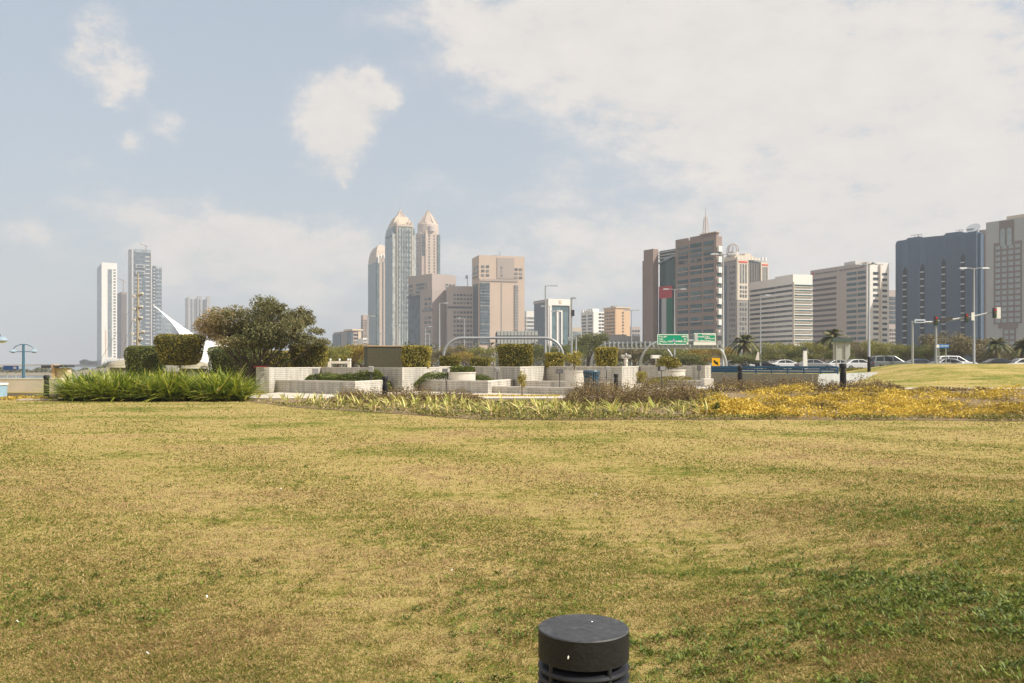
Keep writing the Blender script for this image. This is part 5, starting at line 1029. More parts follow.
b.grid('R', 145, 150, 1, 254, 362, 26, .9, .3, CONL, 'floor_band', .7); b.grid('R', 134, 142, 1, 276, 362, 22, .9, .22, CONL, 'floor_band', .7); crane(b.t, b.Lr * .75, 10, b.z(249), 9, -10); b.done()
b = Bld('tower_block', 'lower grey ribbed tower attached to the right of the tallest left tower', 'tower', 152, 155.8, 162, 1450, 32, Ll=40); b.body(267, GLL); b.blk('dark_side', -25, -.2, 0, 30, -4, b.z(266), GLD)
b.grid('R', 156, 161.8, 2, 268, 363, 24, .75, .5, GLB, 'window', .5)
b.grid('R', 153, 155.2, 1, 268, 363, 30, .8, .4, CONL, 'balcony', 1.4); b.done()
b = Bld('tower_block', 'far grey tower with three vertical bays, standing alone right of the white tent tip', 'tower', 185, 187.5, 210, 1900, 30); b.body(297.5, CONL); 
for p0, p1, yt in ((186, 189.5, 297), (197, 201.5, 295.8), (206.5, 210, 295.8)): b.fR('bay', max(p0, 187.6), p1, yt, 363, GRY, 4)
b.grid('R', 190, 196.5, 2, 299, 363, 1, .55, 1, WIN, 'window_strip', 1.2); b.grid('R', 202, 206, 1, 299, 363, 1, .6, 1, WIN, 'window_strip', 1.2); b.grid('R', 198.5, 200.2, 1, 299, 363, 1, .6, 1, WIN, 'window_strip', 5); b.done()
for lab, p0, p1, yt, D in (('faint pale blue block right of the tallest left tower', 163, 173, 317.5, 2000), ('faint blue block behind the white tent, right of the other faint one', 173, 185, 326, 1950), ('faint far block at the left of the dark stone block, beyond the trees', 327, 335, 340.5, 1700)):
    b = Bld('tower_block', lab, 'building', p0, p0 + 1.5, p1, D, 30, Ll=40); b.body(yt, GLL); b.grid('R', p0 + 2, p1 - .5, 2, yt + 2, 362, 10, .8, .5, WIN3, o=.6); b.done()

# low block and stump left of the domed towers
b = Bld('office_block', 'low pink office block with a bright striped right end, left of the domed towers', 'building', 333.5, 353, 361, 620, 30); b.body(330.5, PINK); b.fL('glass_bay', 334, 342, 332.5, 362, GLB, 1.2); b.fL('wall_panel', 342, 348.3, 331, 362, GRY, .8); b.fL('glass_bay', 348.3, 353, 332, 362, GLB, 1.3); b.blk('roof_slab', -1, b.Lr + 1, -1, b.Ll * .4, b.z(330.6), b.z(329), CRM)
b.grid('R', 353.6, 357.8, 1, 333, 362, 8, 1, .5, WIN, 'window_band'); b.fR('corner_wall', 358, 361, 331, 362, CRM, .5); b.done()
b = Bld('office_block', 'narrow pinkish stepped tower just left of the domed towers', 'building', 361, 363, 368.5, 800, 25); b.body(315, PINK); b.grid('R', 363.5, 368, 3, 319, 360, 16, .5, .5, WIN, o=.4); b.grid('L', 361.2, 362.7, 1, 320, 360, 1, .7, 1, GLB, 'window_strip', .5); b.done()
b = Bld('office_block', 'small white block squeezed between the striped block and the domed towers', 'building', 362, 363, 367.5, 560, 20, Ll=20); b.body(338, WHT); b.grid('R', 363.3, 367, 2, 339, 361, 8, .6, .5, WIN, o=.4); b.done()

# the three tall towers
GTL = curtain('teal_grey_curtain', (.10, .145, .15), (.17, .19, .19), 1.9, 4.0, .1); TSH = mat('tower_stone', (.50, .41, .33), .75, .05, .05)
b = Bld('domed_tower', 'shortest of the three tall towers, rounded stepped crown, partly behind the pointed one', 'tower', 368, 376, 392, 1080, 24); S_ = b
w, l = b.Lr, b.Ll; b.blk('wall', 0, w, 0, l, -4, b.z(262), GTL); b.fR('stone_bay', 379, 392, 258, 363, PINK2, 2); b.fR('glass_strip', 376.5, 379, 258, 363, GTL, 1.5); b.fR('window_strip', 382, 383, 262, 363, WIN3, 2.4); b.fR('window_strip', 386, 387.5, 262, 363, WIN3, 2.4)
cx_, cy_ = w / 2, l / 2; dome = MB(); pr = [(1, 262), (.93, 255), (.8, 250), (.6, 246), (.3, 243.5), (.05, 242)]
for (k0, y0), (k1, y1) in zip(pr[:-1], pr[1:]):
    dome.prism([(cx_ - cx_ * k0, cy_ - cy_ * k0), (cx_ + cx_ * k0, cy_ - cy_ * k0), (cx_ + cx_ * k0, cy_ + cy_ * k0), (cx_ - cx_ * k0, cy_ + cy_ * k0)], b.z(y0), b.z(y1), [(cx_ - cx_ * k1, cy_ - cy_ * k1), (cx_ + cx_ * k1, cy_ - cy_ * k1), (cx_ + cx_ * k1, cy_ + cy_ * k1), (cx_ - cx_ * k1, cy_ + cy_ * k1)])
dome.build('crown', TSH, b.t)
for k in range(5):
    x_ = w * (.1 + .18 * k); m_ = MB(); m_.add([(x_, -2, b.z(263)), (x_ + 1.6, -2, b.z(263)), (x_ + 1.6, l * .2, b.z(252)), (x_, l * .2, b.z(252)), (x_, -2, b.z(257 - k)), (x_ + 1.6, -2, b.z(257 - k))], [(0, 1, 5, 4), (4, 5, 2, 3), (0, 4, 3), (1, 2, 5)]); m_.build('crown_fin', WHT, b.t)
MB().tube([(cx_, cy_, b.z(243)), (cx_, cy_, b.z(239))], [.8, .15], 6).build('spire', galv, b.t); b.done()
def taper(b, x0, x1, y0, y1, z0, z1, kx, m, name, ky=None, cxy=None):
    ky = kx if ky is None else ky; cx_, cy_ = cxy or ((x0 + x1) / 2, (y0 + y1) / 2); P_ = [(x0, y0), (x1, y0), (x1, y1), (x0, y1)]
    return MB().prism(P_, z0, z1, [(cx_ + (x - cx_) * kx, cy_ + (y - cy_) * ky) for x, y in P_]).build(name, m, b.t)
b = Bld('pointed_tower', 'tallest tower of the skyline with pale sloped shoulders and a pointed crown', 'tower', 385, 392, 415.5, 1000, 22); w, l = b.Lr, b.Ll
GT2 = curtain('pale_teal_curtain', (.34, .36, .33), (.46, .45, .4), 1.9, 4.0, .14)
b.blk('wall', 0, w, 0, l, -4, b.z(236), GTL); b.blk('upper_wall', w * .06, w * .94, l * .06, l * .94, b.z(236), b.z(226), GTL)
for k, (p0, p1) in enumerate(((392.2, 396), (411.5, 415.3))): b.fR('corner_pier', p0, p1, 234, 363, GT2, 1.6)
b.fR('glass_front', 396.6, 411.2, 226, 363, GT2, 2.4)
for p in (397.5, 400.5, 403, 405.3, 408): b.fR('window_strip', p, p + 1.05, 228, 363, GTL, 3.0)
for p in (396.2, 411.2): b.fR('stone_pier', p, p + .7, 224, 363, TSH, 3.2)
b.fR('cornice', 396.2, 411.9, 223.8, 226.2, TSH, 3.4)
CRW = mat('crown_gold', (.52, .42, .31), .7); taper(b, -.3, w + .3, -.5, l + .3, b.z(235), b.z(226), .88, GTL, 'shoulder'); k1 = .06
taper(b, w * k1, w * (1 - k1), l * k1 - 1, l * (1 - k1), b.z(226), b.z(221), .84, CRW, 'crown'); taper(b, w * .125, w * .875, l * .12, l * .88, b.z(221), b.z(215), .66, CRW, 'crown'); taper(b, w * .29, w * .71, l * .29, l * .71, b.z(215), b.z(207), .06, TSH, 'crown_tip')
for q in (.36, .5, .64): MB().tube([(w * q, l * .27, b.z(215)), (w * .5, l * .5, b.z(206.5))], .5, 4).build('crown_rib', PINK, b.t)
for k in range(4): 
    x_ = w * (.16 + .08 * (k % 2)) if k < 2 else w * (.8 - .1 * (k % 2)); b.blk('crown_fin', x_, x_ + 1.4, -2.5 + (k % 2) * 4, 2, b.z(232), b.z(221 - 3 * (k % 2)), TSH)
MB().tube([(w / 2, l / 2, b.z(207.5)), (w / 2, l / 2, b.z(203))], [.7, .12], 6).build('spire', galv, b.t)
b.grid('R', 397.5, 411, 5, 229, 330, 20, .25, .35, WIN3, 'opening_vent', 3.2); b.done()
b = Bld('spired_tower', 'beige tall tower with a ribbed pyramid crown and thin spire behind the stepped pink block', 'tower', 416, 421, 440, 1120, 24); w, l = b.Lr, b.Ll
b.blk('wall', 0, w, 0, l, -4, b.z(233), GRY); b.fR('stone_bay', 425, 436, 230, 363, PINK2, 2.5); b.fL('stone_bay', 417, 420.6, 232, 363, PINK, 1.5); b.fR('stone_panel', 421.3, 425, 256, 363, PINK, 1.2); b.fR('edge_glass', 437.4, 439.8, 234, 363, GTL, 1.5)
b.grid('R', 427.4, 430, 1, 234, 300, 22, .55, .55, WIN, o=2.9); b.grid('R', 432.6, 434.8, 1, 234, 300, 22, .55, .55, WIN, o=2.9); b.grid('R', 421.6, 424.6, 1, 233, 255, 8, .7, .5, WIN, o=1.4); b.grid('L', 417.3, 420.4, 1, 236, 300, 16, .6, .5, WIN, o=1.9)
MB().lathe([(w * .53, b.z(233)), (w * .53, b.z(223.5)), (w * .47, b.z(221.5))], 16, (w / 2, l / 2)).build('crown_drum', TSH, b.t); MB().lathe([(w * .17, b.z(231)), (w * .17, b.z(226)), (w * .1, b.z(224.6))], 14, (w * .5, -1.5)).build('turret', GPK, b.t)
m_ = MB(); m_.lathe([(w * .48, b.z(222)), (w * .30, b.z(216)), (w * .04, b.z(209))], 8, (w / 2, l / 2)); m_.build('crown', TSH, b.t)
for k in range(8):
    a_ = k * math.pi / 4 + .2; c_, s_ = math.cos(a_), math.sin(a_); MB().tube([(w / 2 + c_ * w * .5, l / 2 + s_ * w * .5, b.z(222)), (w / 2 + c_ * w * .05, l / 2 + s_ * w * .05, b.z(209))], [.9, .5], 4).build('crown_rib', PINK, b.t)
MB().tube([(w / 2, l / 2, b.z(209.5)), (w / 2, l / 2, b.z(204))], [.8, .12], 6).build('spire', galv, b.t); b.done()

# stepped pink block with the rounded glass front
PINK3 = mat('pink_grey_granite', (.36, .305, .275), .8, .05, .05)
b = Bld('stepped_block', 'stepped pink stone office block with a blue glass front and a bright right part', 'building', 408.5, 432, 456, 640, 42); w, l = b.Lr, b.Ll
b.body(273.5, PINK3); b.fL('glass_front', 409, 427.5, 296.5, 362, GLB, .8); b.fL('dark_band', 408.6, 427.5, 294, 296, WIN, 1.4); b.grid('L', 416, 427, 4, 281.5, 292.5, 3, .75, .55, WIN3, o=.5); b.grid('L', 409, 412.5, 1, 281.5, 295, 3, .9, .5, WIN3, o=.5)
b.blk('stepped_wing', -6.5, w * .28, -9, 6, -4, b.z(290.5), PINK3); 
for r in range(13): 
    if r == 3: continue
    for c in range(2): b.blk('window', -6.7, -6.3, -7.5 + c * 4.6, -4.2 + c * 4.6, b.z(302 + r * 4.6 - .9), b.z(299.5 + r * 4.6 - .9), WIN3)
b.blk('dark_band', -6.85, -6.25, -9.2, 3, b.z(312), b.z(309.8), WIN)
b.grid('R', 445, 455.5, 3, 282, 287.5, 2, .6, .5, WIN3, o=.4); b.done()
b = Bld('office_block', 'darker grey pink slab with a grid of windows joining the tan tower from the left', 'building', 446.5, 447.5, 473.5, 620, 8, Ll=20); b.body(286, GPK); b.fR('dark_band', 447.6, 473, 306.3, 308.3, WIN, .3); b.grid('R', 453, 473, 6, 293, 305, 3, .72, .45, WIN, o=.3); b.grid('R', 453, 473, 6, 310, 360, 11, .72, .5, WIN, o=.3)
MB().tube([(b.ux(468), 4, b.z(286)), (b.ux(468), 4, b.z(274.5))], .25, 5).build('roof_mast', galv, b.t); b.blk('dish', b.ux(466), b.ux(468), 3.7, 4.3, b.z(278), b.z(274.6), galv); b.done()
b = Bld('tan_tower', 'tan stone tower with a glass strip at each side and a plain middle, centre left', 'tower', 472, 479, 524.5, 600, 16); b.body(255, PINK2)
b.fR('glass_strip', 479.8, 489.5, 282.5, 344, GLB, .6); b.grid('R', 479.8, 489.5, 1, 283, 344, 20, 1, .32, WIN3, 'floor_band', .9); b.fR('glass_strip', 514.5, 518, 284, 330, WIN3, .5); b.grid('R', 514.5, 518, 1, 284, 330, 16, 1, .3, PINK3, 'floor_band', .8)
b.grid('R', 480.5, 490, 2, 264, 277, 3, .6, .5, WIN3, o=.4); b.grid('R', 514, 523, 2, 266, 278.5, 3, .65, .5, WIN3, o=.4); b.fR('recess_band', 479.4, 518, 278.6, 280.8, PINK3, .5, .3); b.fR('raised_panel', 497, 514, 257, 278, PINK3, .4); b.grid('R', 500.6, 502.3, 1, 265, 277, 3, .9, .6, WIN3, o=.6); b.fR('groove', 501.2, 501.9, 282, 331, GRY, .3)
b.fL('glass_side', 473.5, 478, 283, 363, GLD, .4); b.grid('L', 472.5, 478.4, 2, 264, 278, 3, .8, .45, WIN, o=.5); b.blk('plinth', b.ux(489.6), b.ux(498), -1.2, 0, b.z(358), b.z(340), PINK2); b.fR('entrance_window', 491, 495.5, 350.3, 352.3, WIN, 1.4)
b.blk('roof_plant', b.ux(494), b.ux(501), 6, 12, b.z(255), b.z(253.5), GRY); MB().tube([(b.ux(501.5), 4, b.z(255)), (b.ux(501.5), 4, b.z(249.5))], .3, 5).build('roof_mast', galv, b.t); b.done()
b = Bld('car_park_hall', 'low grey hall with closely ribbed parapet in front of the tan tower', 'building', 496, 497, 538, 250, 3, Ll=14); b.body(331.5, mat('dark_hall', (.1, .1, .1), .8)); 
b.grid('R', 497, 538, 12, 331, 335.6, 1, .84, .95, mat('hall_panel', (.4, .42, .4), .7), 'parapet_panel', .3); b.fR('eave', 496.9, 538, 335.8, 337.3, mat('dark_eave', (.12, .11, .1), .8), .5); b.grid('R', 497, 538, 12, 338.3, 344, 1, .82, .9, mat('hall_panel', (.27, .29, .28), .7), 'wall_panel', .3); b.done()
# white framed glass block
b = Bld('office_block', 'glass block in a white portal frame with a dark left side and bright inner columns', 'building', 534, 547.5, 571, 680, 22); w = b.Lr; b.body(299, GLD); b.fR('frame_top', 547.5, 571, 298.8, 305.2, WHT, 1.6); b.fR('frame_column', 547.5, 551, 305.2, 363, WHT, 1.6); b.fR('frame_column', 569, 571, 305.2, 363, WHT, 1.6)
b.fR('glass_front', 551, 569, 305.3, 363, curtain('teal_curtain', (.09, .15, .165), (.15, .19, .2), 2.2, 3.6, .08), .5)
b.fR('inner_column', 556.2, 558, 310.5, 363, WHT, 1.1); b.fR('inner_column', 560.6, 562, 310.5, 363, WHT, 1.1); b.fR('inner_lintel', 556.2, 562, 310.2, 311.6, WHT, 1.2); b.fR('glass_strip', 558, 560.6, 312, 363, GLD, .9); b.fR('emblem', 558.3, 560.6, 299.9, 303.5, CRM, 1.9); b.fL('top_band', 534, 547.4, 299.4, 302, GPK, .5); b.fL('edge_wall', 545.4, 547.4, 302, 363, GPK, .4); b.done()
b = Bld('office_block', 'pale rounded block with white balcony bands peeping out left of the white framed glass block', 'building', 525, 526.5, 535, 850, 15, Ll=30); b.body(311, WHT); b.grid('R', 527, 534.5, 1, 316, 362, 12, .9, .45, WIN3, 'window_band', .5); b.grid('L', 525.2, 526.3, 1, 316, 362, 12, .9, .4, WIN3, 'window_band', .5); b.done()
b = Bld('office_block', 'tiny cream block with a greenish base between the camera pole and the white striped block', 'building', 571, 572, 581.5, 700, 10, Ll=20); b.body(327.5, CRM); b.fR('glass_base', 572.3, 581, 331.5, 362, GLL, .4); b.done()
b = Bld('office_block', 'white block with rows of square windows and a jagged stepped roofline', 'building', 581, 593.5, 604.5, 780, 30); b.body(311.5, WHT); b.grid('L', 582, 586.3, 2, 314, 344, 9, .75, .5, WIN, o=.5); b.grid('L', 588, 592.5, 2, 314, 344, 9, .8, .5, WIN, o=.5); b.grid('R', 598.5, 604.5, 2, 312, 350, 11, .75, .45, WIN, o=.5); 
for p in (582.2, 584.6, 587, 589.4, 591.8): b.fL('parapet_tooth', p, p + 1.3, 309.6, 312, WHT, .6, 3)
b.blk('roof_storey', 1, w * .4, 3, 12, b.z(311.5), b.z(308.4), WHT); b.done()
b = Bld('apartment_block', 'peach coloured apartment block with small square windows', 'building', 604, 616, 630, 640, 26); b.body(308, PCH); b.blk('roof_slab', -.6, b.Lr + .6, -.6, b.Ll + .6, b.z(308), b.z(306.8), CRM); b.grid('L', 604.8, 614.8, 5, 310.5, 337, 8, .62, .45, WIN, o=.3); b.grid('R', 621.5, 624.5, 1, 311, 336, 8, .5, .42, WIN, o=.3); b.fL('corner_wall', 615, 616, 308.2, 345, PCH, .5)
MB().tube([(3, 4, b.z(307)), (3, 4, b.z(305))], .2, 5).build('roof_mast', galv, b.t); b.blk('roof_plant', 1, 5, 5, 9, b.z(307), b.z(305.4), GRY); b.done()
b = Bld('office_block', 'small bluish grey block between the peach apartments and the flag tower', 'building', 630, 631, 640.5, 800, 12, Ll=25); b.body(326.5, GPK); b.grid('R', 632, 640, 3, 329, 360, 8, .65, .5, WIN, o=.4); b.done()
b = Bld('low_hall', 'long low plain grey hall behind the trees below the peach apartments', 'building', 597, 598, 640, 420, 5, Ll=25); b.body(336, GRY); b.blk('roof_step', b.ux(602), b.ux(628), 3, 20, b.z(336), b.z(334.3), GRY); b.grid('R', 600, 638, 14, 340, 343, 1, .6, .6, WIN, o=.2); b.done()
# flag tower
b = Bld('flag_tower', 'brown stone tower with a huge flag on its glass side and a rooftop mast', 'tower', 640, 716.2, 722, 380, 32)
w, l = b.Lr, b.Ll; yl = b.uy(675.5); zt2 = b.z(236)
b.blk('wall', 0, w, 0, yl, -4, zt2, BRN); b.blk('glass_wing', 3, w, yl, b.uy(655), -4, b.z(240.5), curtain('green_grey_curtain', (.05, .09, .085), (.075, .11, .1), 2.4, 3.5, .08)); b.blk('stair_column', -1.2, w * .6, b.uy(655), b.uy(645.5), -4, b.z(238.5), BRN); b.blk('rear_wing', 3, w * .8, b.uy(645.5), b.uy(641), -4, b.z(243), GLD); b.blk('side_pier', 1.6, w * .6, b.uy(641), b.uy(640), -4, b.z(249), BRN)
for k in range(3): b.blk('floor_band', 2.2, 3, yl + .1, b.uy(655) - .1, b.z(243 + 3.2 * k), b.z(242 + 3.2 * k), CONL)
m_ = MB(); y0_, y1_ = yl + .1, b.uy(655) - .1
m_.add([(2.0, y0_, b.z(247)), (2.0, y1_, b.z(255)), (2.9, y1_, b.z(255)), (2.9, y0_, b.z(247)), (2.0, y0_, b.z(245)), (2.0, (y0_ + y1_) / 2, b.z(248.2)), (2.0, y1_, b.z(253.4)), (2.9, y1_, b.z(253.4)), (2.9, y0_, b.z(245))], [(0, 1, 6, 5, 4), (4, 5, 6, 7, 8), (0, 3, 2, 1)]); m_.build('wave_canopy', GLL, b.t)
for yy_, k in ((0, 0),): pass
b.grid('L', 677.8, 688.6, 1, 239.8, 250.5, 2, .95, .45, WIN2, o=.3)
rows_top = [(239.5, 243.2), (245.3, 248), (250.5, 253.6)]
for p0, p1 in ((678, 688), (690.5, 701.5), (703.8, 713.6)):
    for q, (ya, yb2) in enumerate([(240, 244), (246, 249), (251, 254)] + [(263 + 13.2 * r, 266.6 + 13.2 * r) for r in range(8)] + [(268.6 + 13.2 * r, 271.4 + 13.2 * r) for r in range(8)]):
        if p0 == 678 and q < 2: continue
        b.fL('window', p0, p1, ya, yb2, WIN2, .25); b.cnt += 1
    for i in range(5): a_ = p0 + (p1 - p0) * i / 5; b.fL('window', a_ + .25, a_ + (p1 - p0) / 5 - .25, 256, 259.2, WIN, .25); b.cnt += 1
    for r in range(8): b.fL('spandrel', p0, p1, 267 + 13.2 * r, 268.2 + 13.2 * r, PINK, .3)
for r in range(10): b.fR('bay_window', 717.3, 720.6, 246 + r * 10.5, 251.6 + r * 10.5, WHT, 1.0); b.fR('window', 717, 721, 251.8 + r * 10.5, 255 + r * 10.5, WIN2, .3)
b.blk('roof_storey', 1.2, w - 1, 1, b.uy(688), zt2, b.z(232), BRN); b.blk('roof_storey', w * .1, w * .9, .4, b.uy(699), b.z(232), b.z(231), PINK2)
b.blk('parapet', 0, .8, b.uy(688), yl, zt2, zt2 + 1.4, BRN)
mx_, my_ = 2.6, b.uy(701.5); m_ = MB()
zz0, zz1 = b.z(232), b.z(214)
for sx_, sy_ in ((-1, -1), (1, -1), (1, 1), (-1, 1)): m_.tube([(mx_ + sx_, my_ + sy_, zz0), (mx_ + sx_ * .5, my_ + sy_ * .5, zz1)], .14, 5)
for k in range(9):
    z_ = zz0 + (zz1 - zz0) * k / 8; q = 1 - .5 * k / 8; m_.box(mx_ - q, mx_ + q, my_ - q - .07, my_ - q + .07, z_ - .1, z_ + .1); m_.box(mx_ - q - .07, mx_ - q + .07, my_ - q, my_ + q, z_ - .1, z_ + .1)
m_.tube([(mx_, my_, zz1), (mx_, my_, b.z(203))], [.24, .08], 6); m_.tube([(mx_, my_, zz0), (mx_, my_, zz1)], .3, 5); m_.build('roof_mast', mat('mast_pink', (.5, .4, .36), .7), b.t)
for y_, s_ in ((b.uy(701), 1), (b.uy(693), -1), (b.uy(703.5), -1)): MB().lathe([(.02, .02), (.7, .12), (1.1, .45)], 12, (6, y_)).build('dish', WHT, b.t) ; q = [o for o in bpy.data.objects if o.parent == b.t][-1]; 
for q in [o for o in bpy.data.objects if o.parent == b.t and o.name.startswith('dish')]: q.location.z = b.z(232)
fl = b.blk('flag', 1.5, 1.56, b.uy(677), b.uy(656), b.z(333), b.z(276), mat('flag_black', (.03, .035, .04), .8)) if False else None
FR_, FW, FG = mat('flag_red', (.42, .05, .06), .8, .05), mat('flag_white', (.42, .42, .42), .8, .05), mat('flag_green', (.015, .12, .07), .8, .05)
f0, f1 = b.uy(670.5), b.uy(657); fb = thing('flag', 'huge faded flag hung down the brown tower, red above white and green stripes', 'flag', b.t.location, b.a)
def fp(nm, ya, yb2, a_, c_, m): MB().box(1.15, 1.3, a_, c_, b.z(yb2), b.z(ya)).build(nm, m, fb)
fp('red_band', 280, 293, b.uy(670.3), b.uy(657), FR_); fp('white_stripe', 293, 334, b.uy(664.5), b.uy(659.8), FW); fp('green_stripe', 293, 338, b.uy(671), b.uy(664.5), FG); fp('black_stripe', 293, 334, b.uy(659.8), b.uy(657), mat('flag_black', (.03, .035, .04), .8)); b.done()
# grey tower with open dome
GRY2 = mat('grey_tower_stone', (.26, .235, .21), .8, .06, .05); CRM2 = mat('cream_stone', (.56, .49, .4), .75, .05, .05)
b = Bld('dome_tower', 'grey office tower with cream trim and an open ribbed dome on its roof', 'tower', 721, 736, 767, 560, 26); w, l = b.Lr, b.Ll; b.body(260, GRY2)
b.fR('cream_bay', 736, 747, 259.5, 300, CRM2, 1.4); b.fR('stone_bay', 736, 747, 300, 363, GRY2, 1.2); b.fR('recess', 747.2, 758.5, 261, 363, GLD, .2); b.fR('cream_bay', 759.5, 767, 260.5, 363, CRM2, 1.4); b.fR('sign_band', 737.2, 745.8, 261, 262.6, mat('sign_red', (.6, .06, .03), .6), 1.65); b.fR('sign_band', 760.4, 766.5, 262.7, 263.9, mat('sign_red', (.6, .06, .03), .6), 1.65)
b.grid('R', 738, 745.8, 3, 264, 283, 1, .55, 1, WIN, 'window_strip', 1.6); b.grid('R', 738, 745.8, 3, 285, 298, 3, .6, .65, WIN, o=1.6); b.grid('R', 738, 745.8, 3, 302, 360, 12, .55, .6, WIN, o=1.4); b.grid('R', 760.7, 766.3, 3, 265.5, 345, 1, .5, 1, WIN, 'window_strip', 1.6)
b.grid('R', 748, 758, 6, 262, 345, 1, .35, 1, GRY2, 'pier', .7); b.grid('L', 722, 727, 1, 264, 360, 1, .9, 1, GLD, 'window_strip', .3); b.grid('L', 729, 735.3, 3, 264, 360, 18, .5, .5, WIN, o=.3)
b.fL('cornice', 721, 736, 255.8, 260, CRM2, 1); b.fR('cornice', 736, 759, 256.8, 259.4, CRM2, 1.2)
for k in range(9): b.blk('finial', w * (.03 + .11 * k), w * (.03 + .11 * k) + 1.0, -1.3, -.2, b.z(259.2), b.z(257 - (k > 6) * 1.2), WHT)
b.blk('roof_storey', 1, w * .62, 1, l * .8, b.z(260), b.z(254.6), CRM2); cx_, cy_ = w * .12, 7; r = 6 / F * 560; MB().lathe([(r * 1.0, b.z(255)), (r, b.z(250.6)), (r * .9, b.z(250.4))], 20, (cx_, cy_)).build('drum', CONL, b.t)
m_ = MB()
for k in range(8):
    a_ = k * math.pi / 4; m_.tube([(cx_ + math.cos(a_) * r * math.cos(t_), cy_ + math.sin(a_) * r * math.cos(t_), b.z(250.5) + r * 1.4 * math.sin(t_)) for t_ in np.linspace(0, 1.55, 8)], .28, 5)
m_.build('open_dome', GPK, b.t); b.blk('stair_house', w * .35, w * .55, 2, 8, b.z(255), b.z(252.3), CRM2); b.done()
# white banded block
b = Bld('office_block', 'white office block with continuous dark window bands and a bright sunlit right end', 'building', 748, 793, 812.5, 360, 18); b.blk('wall', 0, b.Lr, 0, b.uy(775), -4, b.z(274.2), GPK if False else WHT); b.blk('wall', 1.0, b.Lr, b.uy(774.4), b.Ll, -4, b.z(275.5), WHT)
n = 12
for r in range(n):
    ya = 284.2 + r * 5.05; b.fL('window_band', 748.3, 773.4, ya - .2, ya + 1.9, WIN, -.75, 1.3); b.fL('window_band', 775.6, 792.4, ya, ya + 2.1, WIN, .2); b.fR('window_band', 793.4, 812.3, ya + .2, ya + 2.0, WIN2, .2); b.fR('sill_band', 793, 812.5, ya + 2.0, ya + 2.6, CRM, .5)
b.fR('vertical_joint', 793, 793.6, 282, 352, CRM2, .55); b.done()
# pink banded block
b = Bld('office_block', 'pinkish grey office block with window bands, dark lettering along its top and a white end', 'building', 812, 869.5, 889, 400, 20); b.body(262, WHT); b.blk('facade', -1.0, 0, 0, b.Ll, -4, b.z(262), GPK)
n = 15
for r in range(n):
    ya = 272 + r * 5.55; b.fL('window_band', 814, 838, ya, ya + 2.5, mat('bronze_window', (.10, .085, .085), .3, .2, .3), 1.15); b.fL('window_band', 848.5, 858.2, ya - 2, ya + .9, WIN2, 1.15); b.fL('window_band', 859.5, 867.5, ya - 2, ya + .9, WIN2, 1.15)
    b.fR('window', 873.2, 878.2, ya - .3, ya + 2.2, WIN, .2); b.fR('window', 882.3, 886.8, ya + .4, ya + 2.7, WIN, .2)
b.fR('rib', 878.9, 880.0, 264, 362, CRM2, .8)
b.fL('corner_wall', 868.2, 869.5, 262.2, 362, WHT, 1.2)
m_ = MB(); r_ = random.Random(9)
for a_, c_ in ((817, 838), (840.5, 865)):
    u = a_
    while u < c_: l_ = r_.uniform(.6, 1.3); y0_, y1_ = sorted((b.uy(u), b.uy(u + l_ * .72))); m_.box(-1.14, -1.005, y0_, y1_, b.z(267.2), b.z(267.2 - r_.uniform(1.0, 2.0))); u += l_
m_.build('lettering', mat('letter_grey', (.2, .19, .19), .6), b.t); b.fL('logo', 813.6, 815.6, 264.8, 267.2, mat('logo_red', (.45, .08, .06), .6), 1.14); b.fL('logo', 866, 867.4, 263.6, 266, mat('logo_red', (.45, .08, .06), .6), 1.14)
b.blk('roof_plant', 2, 9, b.uy(852), b.uy(841), b.z(262), b.z(259.6) + .8, CONL); b.blk('roof_storey', 3, b.Lr * .7, b.uy(862), b.uy(853), b.z(262), b.z(260.9), CRM2); b.done()
b = Bld('office_block', 'narrow bluish striped block between the pink banded block and the blue hotel', 'building', 888, 889, 896.5, 520, 12, Ll=20); b.body(290, GPK); b.grid('R', 889.3, 896.3, 1, 296, 324, 6, 1, .7, GLB, 'window_band', .3); b.grid('R', 889.3, 896.3, 3, 328, 352, 6, .5, .5, WIN, o=.3); b.done()
# blue hotel
BLB = mat('blue_tiled_facade', (.070, .108, .165), .55, .08, .4, spec=.4); BLR = mat('blue_facade_rib', (.082, .12, .18), .6, .06, .5)
b = Bld('blue_block', 'large dark blue hotel block with four arched vertical balcony slots', 'building', 895.5, 976.5, 985.5, 380, 42); w, l = b.Lr, b.Ll
f_ = lambda p: b.uy(p)
m_ = MB(); prof = [(0, -4), (f_(895.5), -4), (f_(895.5), b.z(236)), (f_(896.3), b.z(233.5)), (f_(898), b.z(232.5)), (f_(906), b.z(232.2)), (f_(907.5), b.z(230.6)), (f_(920), b.z(230.2)), (f_(922), b.z(231.6)), (f_(944), b.z(231.8)), (f_(946), b.z(229.8)), (f_(961), b.z(229.6)), (f_(963), b.z(231.3)), (0, b.z(231))]
n = len(prof); m_.add([(0, y_, z_) for y_, z_ in prof] + [(w * .5, y_, z_) for y_, z_ in prof], [tuple(range(n)), tuple(range(n, 2 * n))[::-1]] + [(i, n + i, n + (i + 1) % n, (i + 1) % n) for i in range(n)]); m_.build('facade', BLB, b.t)
for p in np.linspace(897, 975, 50):
    if min(abs(p - c) for c in (905, 922.5, 943.8, 963)) > 2.1: b.blk('facade_rib', -.12, .0, f_(p) - .12, f_(p) + .12, -2, b.z(234.5), BLR)
slot = mat('slot_dark', (.018, .024, .034), .6); bal = mat('balcony_pale', (.42, .45, .47), .7)
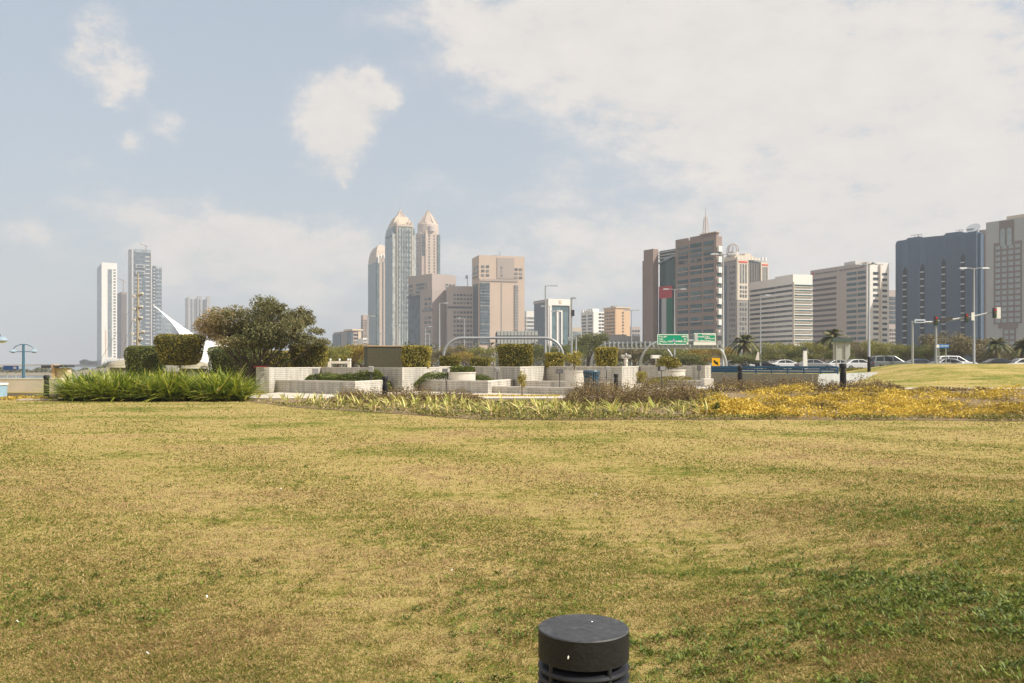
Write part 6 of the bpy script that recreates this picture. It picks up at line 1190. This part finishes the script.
for c, yt in ((905, 261), (922.5, 258.5), (943.8, 255.3), (963, 252)):
    y0_, y1_ = f_(c + 2.1), f_(c - 2.1); hh = b.z(yt + 4.2); MB().side([(0, 0)], 0, 0) if False else None
    q = MB(); ym = (y0_ + y1_) / 2; ps = [(y0_, -2), (y1_, -2), (y1_, hh), (y1_ - .5, b.z(yt + 2)), (ym, b.z(yt)), (y0_ + .5, b.z(yt + 2)), (y0_, hh)]; k_ = len(ps)
    q.add([(-.16, y_, z_) for y_, z_ in ps] + [(.1, y_, z_) for y_, z_ in ps], [tuple(range(k_)), tuple(range(k_, 2 * k_))[::-1]] + [(i, k_ + i, k_ + (i + 1) % k_, (i + 1) % k_) for i in range(k_)]); q.build('balcony_slot', slot, b.t)
    for r in range(13):
        zz = b.z(yt + 10 + r * 7.3); b.blk('balcony', -.7, -.17, y0_ + .1, y1_ - .1, zz, zz + .55, bal)
    b.blk('slot_edge', -.55, -.17, y1_ - .1, y1_ + .3, -2, hh, BLR)
b.blk('side_wall', w * .5, w, 1, l * .6, -4, b.z(231.4), mat('side_brown', (.22, .19, .17), .8)); b.blk('side_wall', w * .15, w * .5 - .05, -1.2, -.05, -4, b.z(233), BLB); b.blk('side_wall', w * .55, w * .98, -3, .95, -4, b.z(228.5), GPK)
b.blk('side_glass', w * .98 + .05, w * 1.4, -4, 2, -4, b.z(238), GLD)
for c, s_ in ((912, 1), (916, 1), (957, 1.2), (968, 1.5)):
    q = MB(); q.tube([(3, f_(c), b.z(231)), (3, f_(c), b.z(226.6))], .12, 5); q.tube([(3, f_(c + 3), b.z(231)), (3, f_(c + 3), b.z(227.2))], .12, 5); q.box(2.8, 3.2, f_(c + 4), f_(c - 4), b.z(227.4), b.z(227)); q.build('roof_frame', bal, b.t)
q = MB().lathe([(.3, 0), (2.2, .6), (3.0, 1.8)], 16, (0, 0)).build('dish', bal, b.t); q.location = (5, f_(970), b.z(229)); q.rotation_euler = (0, -.8, 0); b.done()
# grid tower at the right edge
GLT = mat('pale_grey_granite', (.36, .37, .36), .7, .06, .08); FRM = mat('brown_grid_stone', (.21, .175, .16), .75, .06, .1)
b = Bld('grid_tower', 'grey stone tower with a brown grid of windows and two tall arched panes, right edge', 'tower', 986, 1052, 1075, 330, 30); w, l = b.Lr, b.Ll; b.body(213, GLT)
b.fL('grid_panel', 994, 1022, 236.5, 322, FRM, .25); b.fL('grid_panel', 999.5, 1014, 216.2, 236.5, FRM, .28); b.fL('grid_panel', 998.5, 1018, 322, 326.5, FRM, .25); b.fL('grid_panel', 1003, 1016, 326.5, 362, FRM, .25)
PANE = mat('pale_pane', (.27, .31, .32), .3, .15, .5, spec=.6)
b.grid('L', 995, 1021.4, 4, 238.5, 321.5, 14, .72, .62, PANE, o=.4, skip=lambda r, c: False); b.grid('L', 1004, 1015.2, 2, 327.5, 362, 6, .72, .62, PANE, o=.4)
for c in (1003.4, 1010): 
    y0_, y1_ = f2 = (b.uy(c + 2.3), b.uy(c - 2.3)); rr = (y1_ - y0_) / 2; ym = (y0_ + y1_) / 2; zt3 = b.z(225); ps = [(y0_, b.z(240.5)), (y1_, b.z(240.5))] + [(ym + rr * math.cos(a_), zt3 + rr * 1.3 * math.sin(a_)) for a_ in np.linspace(0, math.pi, 9)]; k_ = len(ps); q = MB()
    q.add([(-.55, y_, z_) for y_, z_ in ps] + [(-.2, y_, z_) for y_, z_ in ps], [tuple(range(k_)), tuple(range(k_, 2 * k_))[::-1]] + [(i, k_ + i, k_ + (i + 1) % k_, (i + 1) % k_) for i in range(k_)]); q.build('arched_window', PANE, b.t)
b.blk('crown_panel', -.3, 1, b.uy(1014), b.uy(999.5), b.z(216.2), b.z(214), FRM); b.blk('roof_storey', 2.5, w * .6, b.uy(1045), b.uy(1003), b.z(213), b.z(208.6), CRM2)
for r in range(36): b.blk('stone_joint', -.012, 0, 0.02, l - .02, b.z(220 + r * 4) - .03, b.z(220 + r * 4) + .03, GRY)
b.done()
